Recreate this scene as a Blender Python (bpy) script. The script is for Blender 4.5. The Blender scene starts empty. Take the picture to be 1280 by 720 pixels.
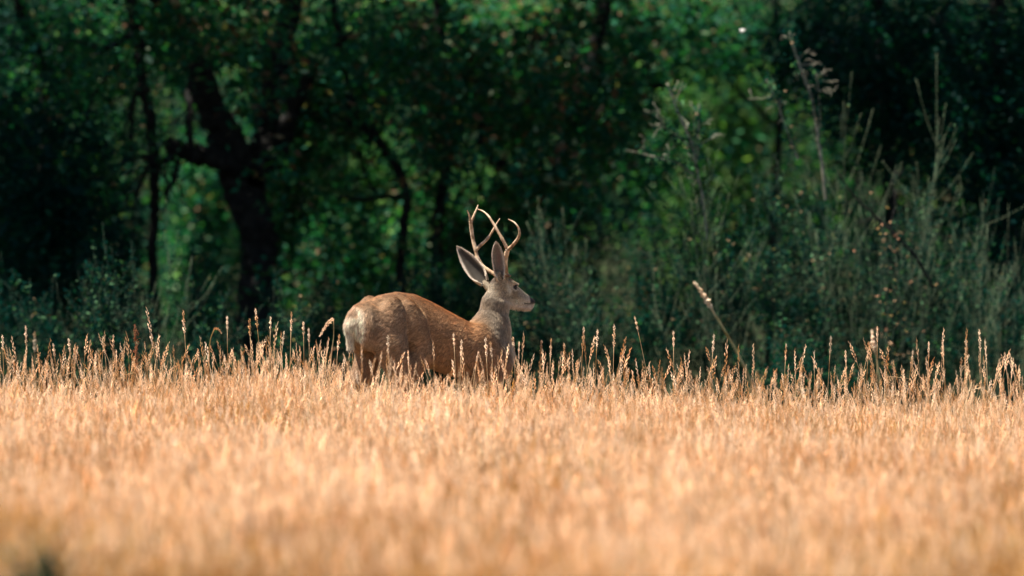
import bpy, math, random
import numpy as np
from math import radians, sin, cos, pi
from mathutils import Vector, Matrix

random.seed(7)
R0 = np.random.default_rng(7)
scene = bpy.context.scene
COL = scene.collection

# ------------------------------------------------------------------ camera
CAM_Z, LENS, PXR = 1.6, 200.0, 1280 * 200.0 / 36.0
HORIZON = 233.0                      # picture row of eye level (photo is 1280 x 720)
cam_d = bpy.data.cameras.new('camera')
cam = bpy.data.objects.new('camera', cam_d)
COL.objects.link(cam)
cam.location = (0, 0, CAM_Z)
cam.rotation_euler = (radians(90) - math.atan((360 - HORIZON) / PXR), 0, 0)
cam_d.lens = LENS
cam_d.sensor_width = 36
cam_d.clip_start = 0.5
cam_d.clip_end = 2000
cam_d.dof.use_dof = True
cam_d.dof.focus_distance = 35.75
cam_d.dof.aperture_fstop = 1.6
scene.camera = cam

# ------------------------------------------------------------------ sky and sun
TO_SUN = Vector((-0.38, 0.02, 0.93)).normalized()
world = bpy.data.worlds.new('World')
scene.world = world
world.use_nodes = True
wn = world.node_tree
bg = wn.nodes['Background']
sky = wn.nodes.new('ShaderNodeTexSky')
sky.sky_type = 'NISHITA'
sky.sun_disc = False
sky.sun_elevation = math.asin(TO_SUN.z)
sky.sun_rotation = math.atan2(TO_SUN.x, TO_SUN.y)
wn.links.new(sky.outputs[0], bg.inputs[0])
bg.inputs[1].default_value = 0.05
sd = bpy.data.lights.new('sun', 'SUN')
sun = bpy.data.objects.new('sun', sd)
COL.objects.link(sun)
sd.energy = 5.0
sd.angle = radians(0.5)
sd.color = (1.0, 0.925, 0.82)
sun.rotation_euler = TO_SUN.to_track_quat('Z', 'Y').to_euler()
scene.view_settings.view_transform = 'Standard'
scene.view_settings.look = 'None'
scene.view_settings.exposure = 1.6
scene.view_settings.gamma = 1
scene.render.engine = 'CYCLES'
scene.cycles.use_denoising = True
scene.cycles.max_bounces = 8
scene.cycles.transparent_max_bounces = 4

# ------------------------------------------------------------------ helpers
def at(px, py, Y):
    """world point that stands Y metres away on the sight line through a picture point"""
    return np.array([(px - 640) / PXR * Y, Y, CAM_Z - (py - HORIZON) / PXR * Y])

def sstep(a, b, x):
    t = np.clip((x - a) / (b - a), 0, 1)
    return t * t * (3 - 2 * t)

def tag(o, label=None, cat=None, group=None, kind=None):
    for k, v in (('label', label), ('category', cat), ('group', group), ('kind', kind)):
        if v: o[k] = v
    return o

def empty(name, loc, rz=0.0):
    o = bpy.data.objects.new(name, None)
    COL.objects.link(o)
    o.location = tuple(float(v) for v in loc)
    o.rotation_euler = (0, 0, rz)
    return o

def link(name, me, parent=None, mat=None):
    o = bpy.data.objects.new(name, me)
    COL.objects.link(o)
    if parent: o.parent = parent
    if mat and me and not me.materials: me.materials.append(mat)
    return o

def mesh_np(name, V, F, col=None, smooth=False):
    """mesh from arrays: F is (n,3) or (n,4) or a list of both kinds"""
    me = bpy.data.meshes.new(name)
    Fs = [np.asarray(f, dtype=np.int32) for f in (F if isinstance(F, list) else [F]) if len(f)]
    V = np.asarray(V, dtype=np.float32)
    me.vertices.add(len(V))
    me.vertices.foreach_set('co', V.ravel())
    loops = np.concatenate([f.ravel() for f in Fs])
    tot = np.concatenate([np.full(len(f), f.shape[1], np.int32) for f in Fs])
    start = np.concatenate([[0], np.cumsum(tot)[:-1]]).astype(np.int32)
    me.loops.add(len(loops))
    me.loops.foreach_set('vertex_index', loops)
    me.polygons.add(len(tot))
    me.polygons.foreach_set('loop_start', start)
    me.polygons.foreach_set('loop_total', tot)
    me.polygons.foreach_set('use_smooth', np.full(len(tot), smooth))
    if col is not None:
        a = me.color_attributes.new('tint', 'FLOAT_COLOR', 'POINT')
        c = np.ones((len(V), 4), np.float32); c[:, :3] = col
        a.data.foreach_set('color', c.ravel())
    me.update(calc_edges=True)
    me.validate()
    return me

class Acc:
    """collects pieces into one mesh"""
    def __init__(self): self.V, self.T, self.Q, self.C, self.n = [], [], [], [], 0
    def add(self, V, T=None, Q=None, C=(1, 1, 1)):
        V = np.asarray(V, float)
        if T is not None and len(T): self.T.append(np.asarray(T) + self.n)
        if Q is not None and len(Q): self.Q.append(np.asarray(Q) + self.n)
        self.V.append(V); self.C.append(np.broadcast_to(np.asarray(C, float), (len(V), 3)))
        self.n += len(V)
    def mesh(self, name, smooth=False):
        F = []
        if self.T: F.append(np.concatenate(self.T))
        if self.Q: F.append(np.concatenate(self.Q))
        return mesh_np(name, np.concatenate(self.V), F, np.concatenate(self.C), smooth)

def catmull(P, n):
    P = np.asarray(P, float)
    if len(P) < 3:
        t = np.linspace(0, 1, n)[:, None]
        return P[0] * (1 - t) + P[-1] * t
    Q = np.vstack([2 * P[0] - P[1], P, 2 * P[-1] - P[-2]])
    out = []
    for s in np.linspace(0, len(P) - 1, n):
        i = min(int(s), len(P) - 2); t = s - i
        a, b, c, d = Q[i], Q[i + 1], Q[i + 2], Q[i + 3]
        out.append(0.5 * (2 * b + (c - a) * t + (2 * a - 5 * b + 4 * c - d) * t * t + (3 * b - a - 3 * c + d) * t ** 3))
    return np.array(out)

def tube(acc, P, r, sides=5, col=(1, 1, 1), rough=0.0, rng=R0):
    P = np.asarray(P, float); n = len(P)
    r = np.broadcast_to(np.asarray(r, float), (n,))
    t = np.gradient(P, axis=0); t /= np.linalg.norm(t, axis=1)[:, None] + 1e-12
    ref = np.array([0.0, 1, 0]) if abs(t[:, 1]).mean() < 0.8 else np.array([1.0, 0, 0])
    u = np.cross(t, ref); u /= np.linalg.norm(u, axis=1)[:, None] + 1e-12
    w = np.cross(t, u)
    a = np.arange(sides) * 2 * pi / sides
    rr = r[:, None] * (1 + (rough * (rng.random((n, sides)) - 0.5) * 2 if rough else 0) + np.zeros((n, sides)))
    V = P[:, None] + rr[..., None] * (np.cos(a)[None, :, None] * u[:, None] + np.sin(a)[None, :, None] * w[:, None])
    V = V.reshape(-1, 3)
    i = np.arange(n - 1)[:, None] * sides; j = np.arange(sides)[None, :]; k = (j + 1) % sides
    Q = np.stack([i + j, i + k, i + k + sides, i + j + sides], -1).reshape(-1, 4)
    V = np.vstack([V, P[-1] + t[-1] * r[-1] * 0.5])
    T = np.stack([(n - 1) * sides + np.arange(sides), (n - 1) * sides + (np.arange(sides) + 1) % sides, np.full(sides, n * sides)], -1)
    c = np.asarray(col, float)
    if c.ndim == 2: c = np.vstack([np.repeat(c, sides, 0), c[-1:]])
    acc.add(V, T, Q, c)

def mat_new(name):
    m = bpy.data.materials.new(name); m.use_nodes = True
    nt = m.node_tree; nt.nodes.clear()
    return m, nt, nt.nodes.new('ShaderNodeOutputMaterial')

def leaf_material(name, transl=0.4, rough=0.5, spec=0.4, tcol=(0.9, 1.35, 0.5), vary=0.35):
    m, nt, out = mat_new(name)
    N, L = nt.nodes.new, nt.links.new
    at_ = N('ShaderNodeAttribute'); at_.attribute_name = 'tint'
    pos = N('ShaderNodeNewGeometry'); nz = N('ShaderNodeTexNoise'); nz.inputs['Scale'].default_value = 2.2
    nz.inputs['Detail'].default_value = 4
    L(pos.outputs['Position'], nz.inputs['Vector'])
    mr = N('ShaderNodeMapRange'); mr.inputs['From Min'].default_value = 0.3; mr.inputs['From Max'].default_value = 0.7
    mr.inputs['To Min'].default_value = 1 - vary; mr.inputs['To Max'].default_value = 1 + vary
    L(nz.outputs[0], mr.inputs['Value'])
    mul = N('ShaderNodeVectorMath'); mul.operation = 'SCALE'
    L(at_.outputs['Color'], mul.inputs[0]); L(mr.outputs[0], mul.inputs['Scale'])
    p = N('ShaderNodeBsdfPrincipled'); p.inputs['Roughness'].default_value = rough
    p.inputs['Specular IOR Level'].default_value = spec
    L(mul.outputs[0], p.inputs['Base Color'])
    tc = N('ShaderNodeVectorMath'); tc.operation = 'MULTIPLY'; tc.inputs[1].default_value = tcol
    L(mul.outputs[0], tc.inputs[0])
    tr = N('ShaderNodeBsdfTranslucent'); L(tc.outputs[0], tr.inputs[0])
    mx = N('ShaderNodeMixShader'); mx.inputs[0].default_value = transl
    L(p.outputs[0], mx.inputs[1]); L(tr.outputs[0], mx.inputs[2]); L(mx.outputs[0], out.inputs[0])
    return m

def rough_material(name, c1, c2, scale=20, rough=0.85, bump=0.4, bdist=0.01, use_tint=False):
    m, nt, out = mat_new(name)
    N, L = nt.nodes.new, nt.links.new
    tcn = N('ShaderNodeTexCoord')
    nz = N('ShaderNodeTexNoise'); nz.inputs['Scale'].default_value = scale; nz.inputs['Detail'].default_value = 8
    L(tcn.outputs['Object'], nz.inputs['Vector'])
    cr = N('ShaderNodeValToRGB'); cr.color_ramp.elements[0].position = 0.32; cr.color_ramp.elements[1].position = 0.68
    cr.color_ramp.elements[0].color = (*c1, 1); cr.color_ramp.elements[1].color = (*c2, 1)
    L(nz.outputs[0], cr.inputs[0])
    p = N('ShaderNodeBsdfPrincipled'); p.inputs['Roughness'].default_value = rough
    p.inputs['Specular IOR Level'].default_value = 0.05
    src = cr.outputs[0]
    if use_tint:
        a = N('ShaderNodeAttribute'); a.attribute_name = 'tint'
        mm = N('ShaderNodeVectorMath'); mm.operation = 'MULTIPLY'
        L(a.outputs['Color'], mm.inputs[0]); L(src, mm.inputs[1]); src = mm.outputs[0]
    L(src, p.inputs['Base Color'])
    b = N('ShaderNodeBump'); b.inputs['Strength'].default_value = bump; b.inputs['Distance'].default_value = bdist
    L(nz.outputs[0], b.inputs['Height']); L(b.outputs[0], p.inputs['Normal'])
    L(p.outputs[0], out.inputs[0])
    return m

def terrain(x, y):
    x = np.asarray(x, float); y = np.asarray(y, float)
    z = -0.50 * sstep(35.3, 40.0, y)
    z = z - 0.012 * np.clip(x, -6, 6) - 0.020 * np.clip(x, 0, 6) * sstep(20, 36, y)
    z = z + 0.13 * np.clip(y - 60, 0, 60)
    z = z + 0.035 * np.sin(x * 1.3 + 0.6) * np.sin(y * 0.45 + 1.0) + 0.02 * np.sin(x * 3.1 + y * 0.7)
    return z
# ------------------------------------------------------------------ the ground
def make_ground():
    ys = np.concatenate([np.linspace(-60, 8, 12), np.linspace(9, 80, 120), np.linspace(84, 160, 16), [400, 1500]])
    xs = np.concatenate([[-900, -300, -120, -70], np.linspace(-40, 40, 90), [70, 120, 300, 900]])
    X, Y = np.meshgrid(xs, ys)
    V = np.stack([X, Y, terrain(X, Y)], -1).reshape(-1, 3)
    n = len(xs); i = np.arange(len(ys) - 1)[:, None] * n; j = np.arange(n - 1)[None]
    Q = np.stack([i + j, i + j + 1, i + j + 1 + n, i + j + n], -1).reshape(-1, 4)
    return mesh_np('ground', V, Q, None, True)
M_soil = rough_material('soil and litter', (0.014, 0.020, 0.012), (0.040, 0.045, 0.022), 6, 0.95, 0.8, 0.05)
ground = link('ground', make_ground(), None, M_soil)
tag(ground, kind='structure')
# ------------------------------------------------------------------ the deer
YAW = radians(35)
HEADYAW = radians(3)
DEER_AT = np.array([-0.81, 35.4, 0.0])
HO = np.array([0.90, 0.0, 0.96])          # head origin in the deer's own frame

def head_pt(p):
    p = np.asarray(p, float); c, s = cos(HEADYAW), sin(HEADYAW)
    return HO + np.stack([c * p[..., 0] - s * p[..., 1], s * p[..., 0] + c * p[..., 1], p[..., 2]], -1)

def to_deer(px, py, dy):
    """deer-frame point from a picture point and a depth behind the deer's hips"""
    w = np.array([(px - 640) / 200.0 - DEER_AT[0], dy, (553 - py) / 200.0])
    c, s = cos(-YAW), sin(-YAW)
    return np.array([c * w[0] - s * w[1], s * w[0] + c * w[1], w[2]])

HX = 0.0065
LO = np.array([-0.36, -0.30, -0.06]); HI = np.array([1.26, 0.30, 1.12])
DIM = np.ceil((HI - LO) / HX).astype(int) + 1
FIELD = np.full(DIM, 1.0, np.float32)
GX = [LO[i] + HX * np.arange(DIM[i]) for i in range(3)]

def blend(fn, lo, hi, k):
    """smooth union of a distance function evaluated inside its own box only"""
    m = k + 0.05
    s = []
    for i in range(3):
        a = int(np.clip((lo[i] - m - LO[i]) / HX, 0, DIM[i] - 1)); b = int(np.clip((hi[i] + m - LO[i]) / HX + 1, 1, DIM[i]))
        s.append(slice(a, b))
    s = tuple(s)
    X, Y, Z = np.meshgrid(GX[0][s[0]], GX[1][s[1]], GX[2][s[2]], indexing='ij')
    d = fn(X, Y, Z).astype(np.float32)
    f = FIELD[s]
    h = np.maximum(k - np.abs(f - d), 0) / k
    FIELD[s] = np.minimum(f, d) - h * h * k * 0.25

def cone(a, b, ra, rb, k=0.03, flat=1.0):
    a = np.asarray(a, float); b = np.asarray(b, float); ba = b - a; q = ba @ ba
    def fn(X, Y, Z):
        x, y, z = X - a[0], Y - a[1], Z - a[2]
        t = np.clip((x * ba[0] + y * ba[1] + z * ba[2]) / q, 0, 1)
        return (np.sqrt((x - t * ba[0]) ** 2 + ((y - t * ba[1]) / flat) ** 2 + (z - t * ba[2]) ** 2) - (ra + (rb - ra) * t)) * min(1, flat)
    r = max(ra, rb) * max(1, flat)
    blend(fn, np.minimum(a, b) - r, np.maximum(a, b) + r, k)

def ell(c, r, pitch=0.0, yaw=0.0, k=0.03):
    c = np.asarray(c, float); cp, sp, cy, sy = cos(pitch), sin(pitch), cos(yaw), sin(yaw)
    def fn(X, Y, Z):
        x, y, z = X - c[0], Y - c[1], Z - c[2]
        x, y = cy * x + sy * y, -sy * x + cy * y
        x, z = cp * x + sp * z, -sp * x + cp * z
        k0 = np.sqrt((x / r[0]) ** 2 + (y / r[1]) ** 2 + (z / r[2]) ** 2)
        k1 = np.sqrt((x / r[0] ** 2) ** 2 + (y / r[1] ** 2) ** 2 + (z / r[2] ** 2) ** 2)
        return k0 * (k0 - 1) / (k1 + 1e-9)
    m = max(r)
    blend(fn, c - m, c + m, k)

# trunk: height and width along the spine
TX = [-0.23, -0.19, -0.12, 0.0, 0.12, 0.24, 0.36, 0.48, 0.60, 0.72, 0.84, 0.93, 0.99]
TT = [0.80, 0.835, 0.880, 0.922, 0.938, 0.922, 0.876, 0.820, 0.765, 0.722, 0.69, 0.64, 0.56]
TB = [0.74, 0.66, 0.60, 0.57, 0.54, 0.505, 0.47, 0.43, 0.395, 0.37, 0.37, 0.41, 0.50]
TW = [0.02, 0.075, 0.125, 0.148, 0.150, 0.142, 0.148, 0.160, 0.165, 0.150, 0.125, 0.09, 0.03]
def trunk_fn(X, Y, Z):
    t, b, w = np.interp(X, TX, TT), np.interp(X, TX, TB), np.interp(X, TX, TW)
    h = (t - b) / 2; c = (t + b) / 2
    zz = (Z - c) / h
    ww = w * (1 - 0.22 * np.clip(zz, 0, 1))
    q = (np.abs(Y / ww) ** 2.2 + np.abs(zz) ** 2.2) ** (1 / 2.2)
    d = (q - 1) * np.minimum(ww, h)
    return np.maximum(d, np.maximum(TX[0] - X, X - TX[-1]))
blend(trunk_fn, np.array([-0.25, -0.2, 0.3]), np.array([1.02, 0.2, 1.0]), 0.02)
# haunches: the near hind leg steps forward, the far one trails
for s, dx in ((-1, 0.0), (1, -0.07)):
    ell((-0.01 + dx * 0.3, s * 0.112, 0.715), (0.104, 0.080, 0.20), pitch=radians(-8), k=0.028)
    ell((0.178 + dx, s * 0.122, 0.690), (0.076, 0.074, 0.19), pitch=radians(20), k=0.022)
    cone((0.13, s * 0.10, 0.855), (0.19, s * 0.125, 0.78), 0.035, 0.03, 0.05)
ell((-0.13, -0.07, 0.72), (0.07, 0.07, 0.13), k=0.07)
ell((-0.13, 0.07, 0.72), (0.07, 0.07, 0.13), k=0.07)
cone((-0.01, -0.110, 0.62), (0.07, -0.125, 0.38), 0.105, 0.068, 0.03)
cone((0.22, -0.135, 0.56), (0.04, -0.125, 0.33), 0.075, 0.030, 0.03)
cone((0.04, -0.125, 0.33), (0.10, -0.12, 0.09), 0.028, 0.020, 0.02)
cone((0.10, -0.12, 0.09), (0.13, -0.12, 0.02), 0.022, 0.028, 0.02)
cone((0.02, 0.12, 0.60), (-0.10, 0.12, 0.36), 0.095, 0.060, 0.03)
cone((-0.10, 0.12, 0.40), (-0.18, 0.12, 0.34), 0.050, 0.032, 0.03)
cone((-0.18, 0.12, 0.34), (-0.13, 0.12, 0.09), 0.028, 0.020, 0.02)
cone((-0.13, 0.12, 0.09), (-0.10, 0.12, 0.02), 0.022, 0.028, 0.02)
# shoulders and forelegs
for s, dx in ((-1, 0.02), (1, -0.05)):
    ell((0.72, s * 0.100, 0.58), (0.090, 0.055, 0.15), pitch=radians(14), k=0.06)
    ell((0.79 + dx, s * 0.105, 0.48), (0.085, 0.058, 0.10), k=0.06)
    cone((0.76 + dx, s * 0.11, 0.42), (0.80 + dx, s * 0.105, 0.20), 0.050, 0.026, 0.03)
    cone((0.80 + dx, s * 0.105, 0.20), (0.79 + dx, s * 0.105, 0.05), 0.024, 0.018, 0.02)
    cone((0.79 + dx, s * 0.105, 0.05), (0.82 + dx, s * 0.105, -0.02), 0.020, 0.026, 0.02)
# tail
cone((-0.18, 0.0, 0.83), (-0.222, 0.012, 0.74), 0.030, 0.032, 0.03, 0.8)
cone((-0.222, 0.012, 0.74), (-0.222, 0.015, 0.61), 0.030, 0.016, 0.02, 0.8)
# neck
cone((0.785, 0, 0.56), (0.83, 0, 0.70), 0.112, 0.102, 0.09, 0.9)
cone((0.83, 0, 0.70), (0.862, 0, 0.86), 0.102, 0.081, 0.06, 0.85)
cone((0.865, 0, 0.86), (0.895, 0, 0.945), 0.082, 0.070, 0.03, 0.85)
# head
def hc(a, b, ra, rb, k=0.02, flat=1.0): cone(head_pt(a), head_pt(b), ra, rb, k, flat)
def he(c, r, pitch=0.0, k=0.02): ell(head_pt(c), r, pitch, HEADYAW, k)
he((0.0, 0, 0.005), (0.072, 0.055, 0.070))
he((0.055, 0, 0.020), (0.060, 0.047, 0.042), radians(-15))
hc((0.05, 0, -0.035), (0.222, 0, -0.099), 0.058, 0.034, 0.02, 0.85)
hc((0.085, 0, 0.012), (0.232, 0, -0.082), 0.024, 0.019, 0.015)
hc((0.01, 0, -0.068), (0.205, 0, -0.120), 0.056, 0.017, 0.025, 0.8)
for s in (-1, 1):
    he((0.03, s * 0.028, -0.045), (0.065, 0.032, 0.055), 0, 0.02)
    hc((0.070, s * 0.043, 0.030), (0.108, s * 0.038, 0.020), 0.012, 0.009, 0.010)
    hc((0.062, s * 0.044, -0.014), (0.105, s * 0.041, -0.018), 0.009, 0.008, 0.012)
    hc((0.012, s * 0.036, 0.05), (0.012, s * 0.042, 0.082), 0.017, 0.014, 0.012)
    he((0.250, s * 0.013, -0.092), (0.014, 0.011, 0.016), 0, 0.008)
he((0.246, 0, -0.098), (0.022, 0.025, 0.024), 0, 0.012)
for ea, eb in (((625, 358, 0.48), (622.5, 344, 0.455)), ((613, 362, 0.56), (606, 355, 0.60))):
    cone(to_deer(*ea), to_deer(*eb), 0.030, 0.020, 0.02)
hc((0.19, 0, -0.116), (0.232, 0, -0.120), 0.020, 0.017, 0.008)

def surface_nets(F):
    S = F < 0
    nx, ny, nz = F.shape
    c = np.zeros((nx - 1, ny - 1, nz - 1), np.int8)
    off = [(i, j, k) for i in (0, 1) for j in (0, 1) for k in (0, 1)]
    for i, j, k in off: c += S[i:nx - 1 + i, j:ny - 1 + j, k:nz - 1 + k]
    act = (c > 0) & (c < 8)
    I = np.argwhere(act)
    idx = np.full(act.shape, -1, np.int64); idx[act] = np.arange(len(I))
    P = np.zeros((len(I), 3)); W = np.zeros(len(I))
    for a in off:
        for ax in range(3):
            if a[ax]: continue
            b = list(a); b[ax] = 1
            fa = F[I[:, 0] + a[0], I[:, 1] + a[1], I[:, 2] + a[2]]; fb = F[I[:, 0] + b[0], I[:, 1] + b[1], I[:, 2] + b[2]]
            m = (fa < 0) != (fb < 0)
            t = np.where(m, fa / np.where(m, fa - fb, 1), 0)
            p = np.tile(np.array(a, float), (len(I), 1)); p[:, ax] += t
            P += p * m[:, None]; W += m
    V = LO + HX * (I + P / W[:, None])
    Q = []
    for ax in range(3):
        sl = [slice(None)] * 3; sh = [slice(None)] * 3
        sl[ax] = slice(0, -1); sh[ax] = slice(1, None)
        e = np.argwhere(S[tuple(sl)] != S[tuple(sh)])
        u, v = [(1, 2), (2, 0), (0, 1)][ax]
        e = e[(e[:, u] > 0) & (e[:, v] > 0) & (e[:, u] < F.shape[u] - 1) & (e[:, v] < F.shape[v] - 1)]
        def g(du, dv):
            q = e.copy(); q[:, u] -= du; q[:, v] -= dv
            return idx[q[:, 0], q[:, 1], q[:, 2]]
        quad = np.stack([g(1, 1), g(0, 1), g(0, 0), g(1, 0)], -1)
        fl = ~S[e[:, 0], e[:, 1], e[:, 2]]
        quad[fl] = quad[fl][:, ::-1]
        Q.append(quad)
    Q = np.concatenate(Q)
    return V, Q[(Q >= 0).all(1)]

BV, BQ = surface_nets(FIELD)
gr = np.gradient(FIELD, HX)
ii = tuple(np.clip(np.round((BV - LO) / HX).astype(int), 0, DIM - 1).T)
BN = np.stack([g[ii] for g in gr], -1); BN /= np.linalg.norm(BN, axis=1)[:, None] + 1e-9

def lerp(a, b, t): return a + (np.asarray(b, float) - a) * np.asarray(t)[..., None]

def coat(P, Nn):
    """coat colour by place on the animal, with light on cheek and neck put in"""
    X, Y, Z = P.T
    h = P - HO; c, s = cos(-HEADYAW), sin(-HEADYAW)
    hx = c * h[:, 0] - s * h[:, 1]; hy = s * h[:, 0] + c * h[:, 1]; hz = h[:, 2]
    ah = np.abs(hy)
    C = np.tile(np.array([0.240, 0.136, 0.066]), (len(P), 1))
    C = lerp(C, (0.215, 0.140, 0.082), 1 - sstep(0.05, 0.32, X))               # greyer rump
    top = np.interp(X, TX, TT)
    C = lerp(C, (0.28, 0.160, 0.080), sstep(0.2, 0.55, X) * sstep(-0.22, -0.03, Z - top) * (1 - sstep(0.54, 0.70, X)))
    C = lerp(C, (0.16, 0.11, 0.07), 0.65 * sstep(0.62, 0.80, X) * (1 - sstep(0.50, 0.64, Z)) * sstep(0.25, 0.4, Z))
    C = lerp(C, (0.22, 0.12, 0.06), 0.6 * sstep(-0.025, 0.0, Z - top) * (1 - sstep(0.5, 0.7, X)) * (1 - sstep(0.0, 0.06, np.abs(Y))))
    C = lerp(C, (0.55, 0.45, 0.33), sstep(-0.5, -0.9, Nn[:, 2]) * sstep(0.3, 0.45, Z) * (X < 0.7) * (X > 0.3) * 0.35)   # belly
    C = lerp(C, (0.17, 0.10, 0.055), 1 - sstep(0.42, 0.66, Z))                 # legs
    C = lerp(C, (0.02, 0.016, 0.013), 1 - sstep(0.035, 0.05, Z - np.where(X > 0.5, -0.04, 0)))     # hooves
    rump = (1 - sstep(-0.195, -0.165, X + 0.25 * np.abs(np.abs(Y) - 0.05))) * sstep(0.60, 0.66, Z) * (1 - sstep(0.83, 0.87, Z))
    C = lerp(C, (0.38, 0.31, 0.23), rump)
    tail = (X < -0.205) & (np.abs(Y) < 0.06)
    tc = np.where((Z > 0.80)[:, None], np.array([0.24, 0.16, 0.10]), np.array([0.38, 0.31, 0.235]))
    tc = np.where((Z < 0.60)[:, None], np.array([0.03, 0.022, 0.018]), tc)
    C = np.where(tail[:, None], tc, C)
    # neck
    nk = sstep(0.48, 0.64, Z + 1.1 * (X - 0.84)) * sstep(0.66, 0.80, X)
    C = lerp(C, (0.17, 0.13, 0.088), nk)
    C = lerp(C, (0.34, 0.275, 0.195), nk * sstep(0.84, 0.93, X + 0.15 * Y) * 0.85)  # neck paler in front, darker behind: light put into the colour
    C = lerp(C, (0.10, 0.075, 0.05), nk * (1 - sstep(0.775, 0.83, X)) * 0.6)
    # head
    hd = sstep(-0.10, -0.05, hz + 0.35 * hx) * sstep(0.83, 0.87, Z) * (hx > -0.12)
    C = lerp(C, (0.20, 0.165, 0.12), hd)
    C = lerp(C, (0.07, 0.05, 0.035), hd * sstep(0.010, 0.045, hz - 0.0) * (1 - sstep(0.10, 0.15, hx)) * (1 - sstep(0.03, 0.05, ah)) )
    C = lerp(C, (0.20, 0.175, 0.14), hd * sstep(0.085, 0.13, hx) * 0.9)         # pale muzzle
    C = lerp(C, (0.24, 0.19, 0.14), hd * sstep(0.10, 0.13, hx) * (1 - sstep(0.008, 0.020, ah)) * sstep(-0.115, -0.075, hz + 0.1 * hx))
    C = lerp(C, (0.34, 0.30, 0.25), hd * sstep(-0.10, -0.115, hz + 0.0 * hx) * (hx > 0.0))   # chin and throat
    thr = sstep(0.82, 0.84, Z) * (1 - sstep(0.88, 0.90, Z)) * sstep(0.90, 0.94, X)
    C = lerp(C, (0.36, 0.31, 0.25), thr * 0.9)
    ey = np.sqrt(((hx - 0.087) / 0.019) ** 2 + ((hz - 0.004) / 0.013) ** 2) ; er = hd * (1 - sstep(1.0, 1.5, ey)) * (ah > 0.03)
    C = lerp(C, (0.40, 0.34, 0.27), hd * (1 - sstep(1.6, 2.4, ey)) * (ah > 0.03) * 0.8)
    C = lerp(C, (0.03, 0.02, 0.015), er)
    C = lerp(C, (0.44, 0.38, 0.30), hd * np.exp(-((hx - 0.025) / 0.022) ** 2 - ((hz + 0.005 + 0.3 * hx) / 0.035) ** 2) * (ah > 0.03) * 0.9)  # lit cheek: highlight painted into the coat
    C = lerp(C, (0.09, 0.07, 0.05), hd * np.exp(-((hx - 0.062) / 0.010) ** 2 - ((hz + 0.030) / 0.022) ** 2) * (ah > 0.03) * 0.6)
    lip = hd * (np.abs(hz + 0.103 + 0.06 * (hx - 0.2)) < 0.0045) * (hx > 0.165) * (hx < 0.240)
    C = lerp(C, (0.05, 0.04, 0.035), lip)
    C = lerp(C, (0.14, 0.12, 0.10), hd * (np.abs(hx - 0.225) < 0.012) * (hz > -0.10) * 0.8)
    C = lerp(C, (0.018, 0.015, 0.014), hd * sstep(0.212, 0.226, hx) * sstep(-0.110, -0.100, hz) * sstep(0.0, 0.012, ah * 0 + hx + 0.5 * (hz + 0.1) - 0.205))
    return C, dict(hx=hx, hy=hy, hz=hz, hd=hd, tail=tail, rump=rump, nk=nk)

cb, _ = coat(BV, BN)
body_acc = Acc()
body_acc.add(BV, None, BQ, cb)

# ears: cupped two-sided shells grown out of the skull
def ear(base, tip, opening, W, bend, rng, inside=1.0, prof=(.50, .68, .90, 1.0, .95, .74, .47, .27, .03)):
    base, tip = np.array(base), np.array(tip)
    ax = tip - base; L = np.linalg.norm(ax); ax /= L
    op = np.array(opening, float); op -= ax * (op @ ax); op /= np.linalg.norm(op)
    sd_ = np.cross(ax, op)
    nu, nv = 26, 15
    u = np.linspace(0, 1, nu)[:, None]; v = np.linspace(-1, 1, nv)[None, :]
    w = W * np.interp(u, [0, .12, .3, .5, .68, .82, .92, .97, 1], prof)
    phi = np.radians(np.interp(u[:, 0], [0, 0.2, 0.6, 1.0], [150, 100, 66, 40]))[:, None]
    Rr = w / np.sin(np.clip(phi, 0.2, pi / 2))
    a = v * phi
    cen = base + ax * L * u + np.array(bend) * (np.sin(u * pi))
    inner = cen[:, None, :] + (np.sin(a) * Rr)[..., None] * sd_ + ((1 - np.cos(a)) * Rr)[..., None] * op - (0.35 * w)[..., None] * op
    nrm = (-np.sin(a))[..., None] * sd_ + (np.cos(a) * np.ones_like(Rr))[..., None] * op
    outer = inner - nrm * (0.0045 * np.sqrt(1 - 0.9 * v ** 2))[..., None]
    V = np.concatenate([inner.reshape(-1, 3), outer.reshape(-1, 3)])
    i = np.arange(nu - 1)[:, None]; j = np.arange(nv - 1)[None]
    q = np.stack([i * nv + j, i * nv + j + 1, (i + 1) * nv + j + 1, (i + 1) * nv + j], -1).reshape(-1, 4)
    n0 = nu * nv
    q2 = q[:, ::-1] + n0
    e = []
    for r_ in range(nu - 1):
        e.append([r_ * nv, (r_ + 1) * nv, (r_ + 1) * nv + n0, r_ * nv + n0])
        e.append([(r_ + 1) * nv - 1, (r_ + 1) * nv - 1 + n0, (r_ + 2) * nv - 1 + n0, (r_ + 2) * nv - 1])
    edge = np.maximum(np.abs(v) * np.ones_like(u), sstep(0.82, 1.0, u) * np.ones_like(v))
    ci = lerp(np.tile(np.array([0.055, 0.046, 0.036]) * inside, (n0, 1)), (0.66, 0.57, 0.46), sstep(0.50, 0.80, edge).ravel())  # inside scales it per ear: the far ear's shade is in the colour
    ci = lerp(ci, (0.22, 0.11, 0.085), (np.exp(-((v - 0.2) / 0.3) ** 2 - ((u - 0.55) / 0.25) ** 2) * (0.7 if inside > 0.9 else 0)).ravel())
    co = lerp(np.tile(np.array([0.27, 0.20, 0.135]), (n0, 1)), (0.50, 0.41, 0.30), sstep(0.75, 1.0, edge).ravel())
    return V, np.vstack([q, q2, e]), np.vstack([ci, co]), (inner, nrm, ax)
rg = np.random.default_rng(3)
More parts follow.
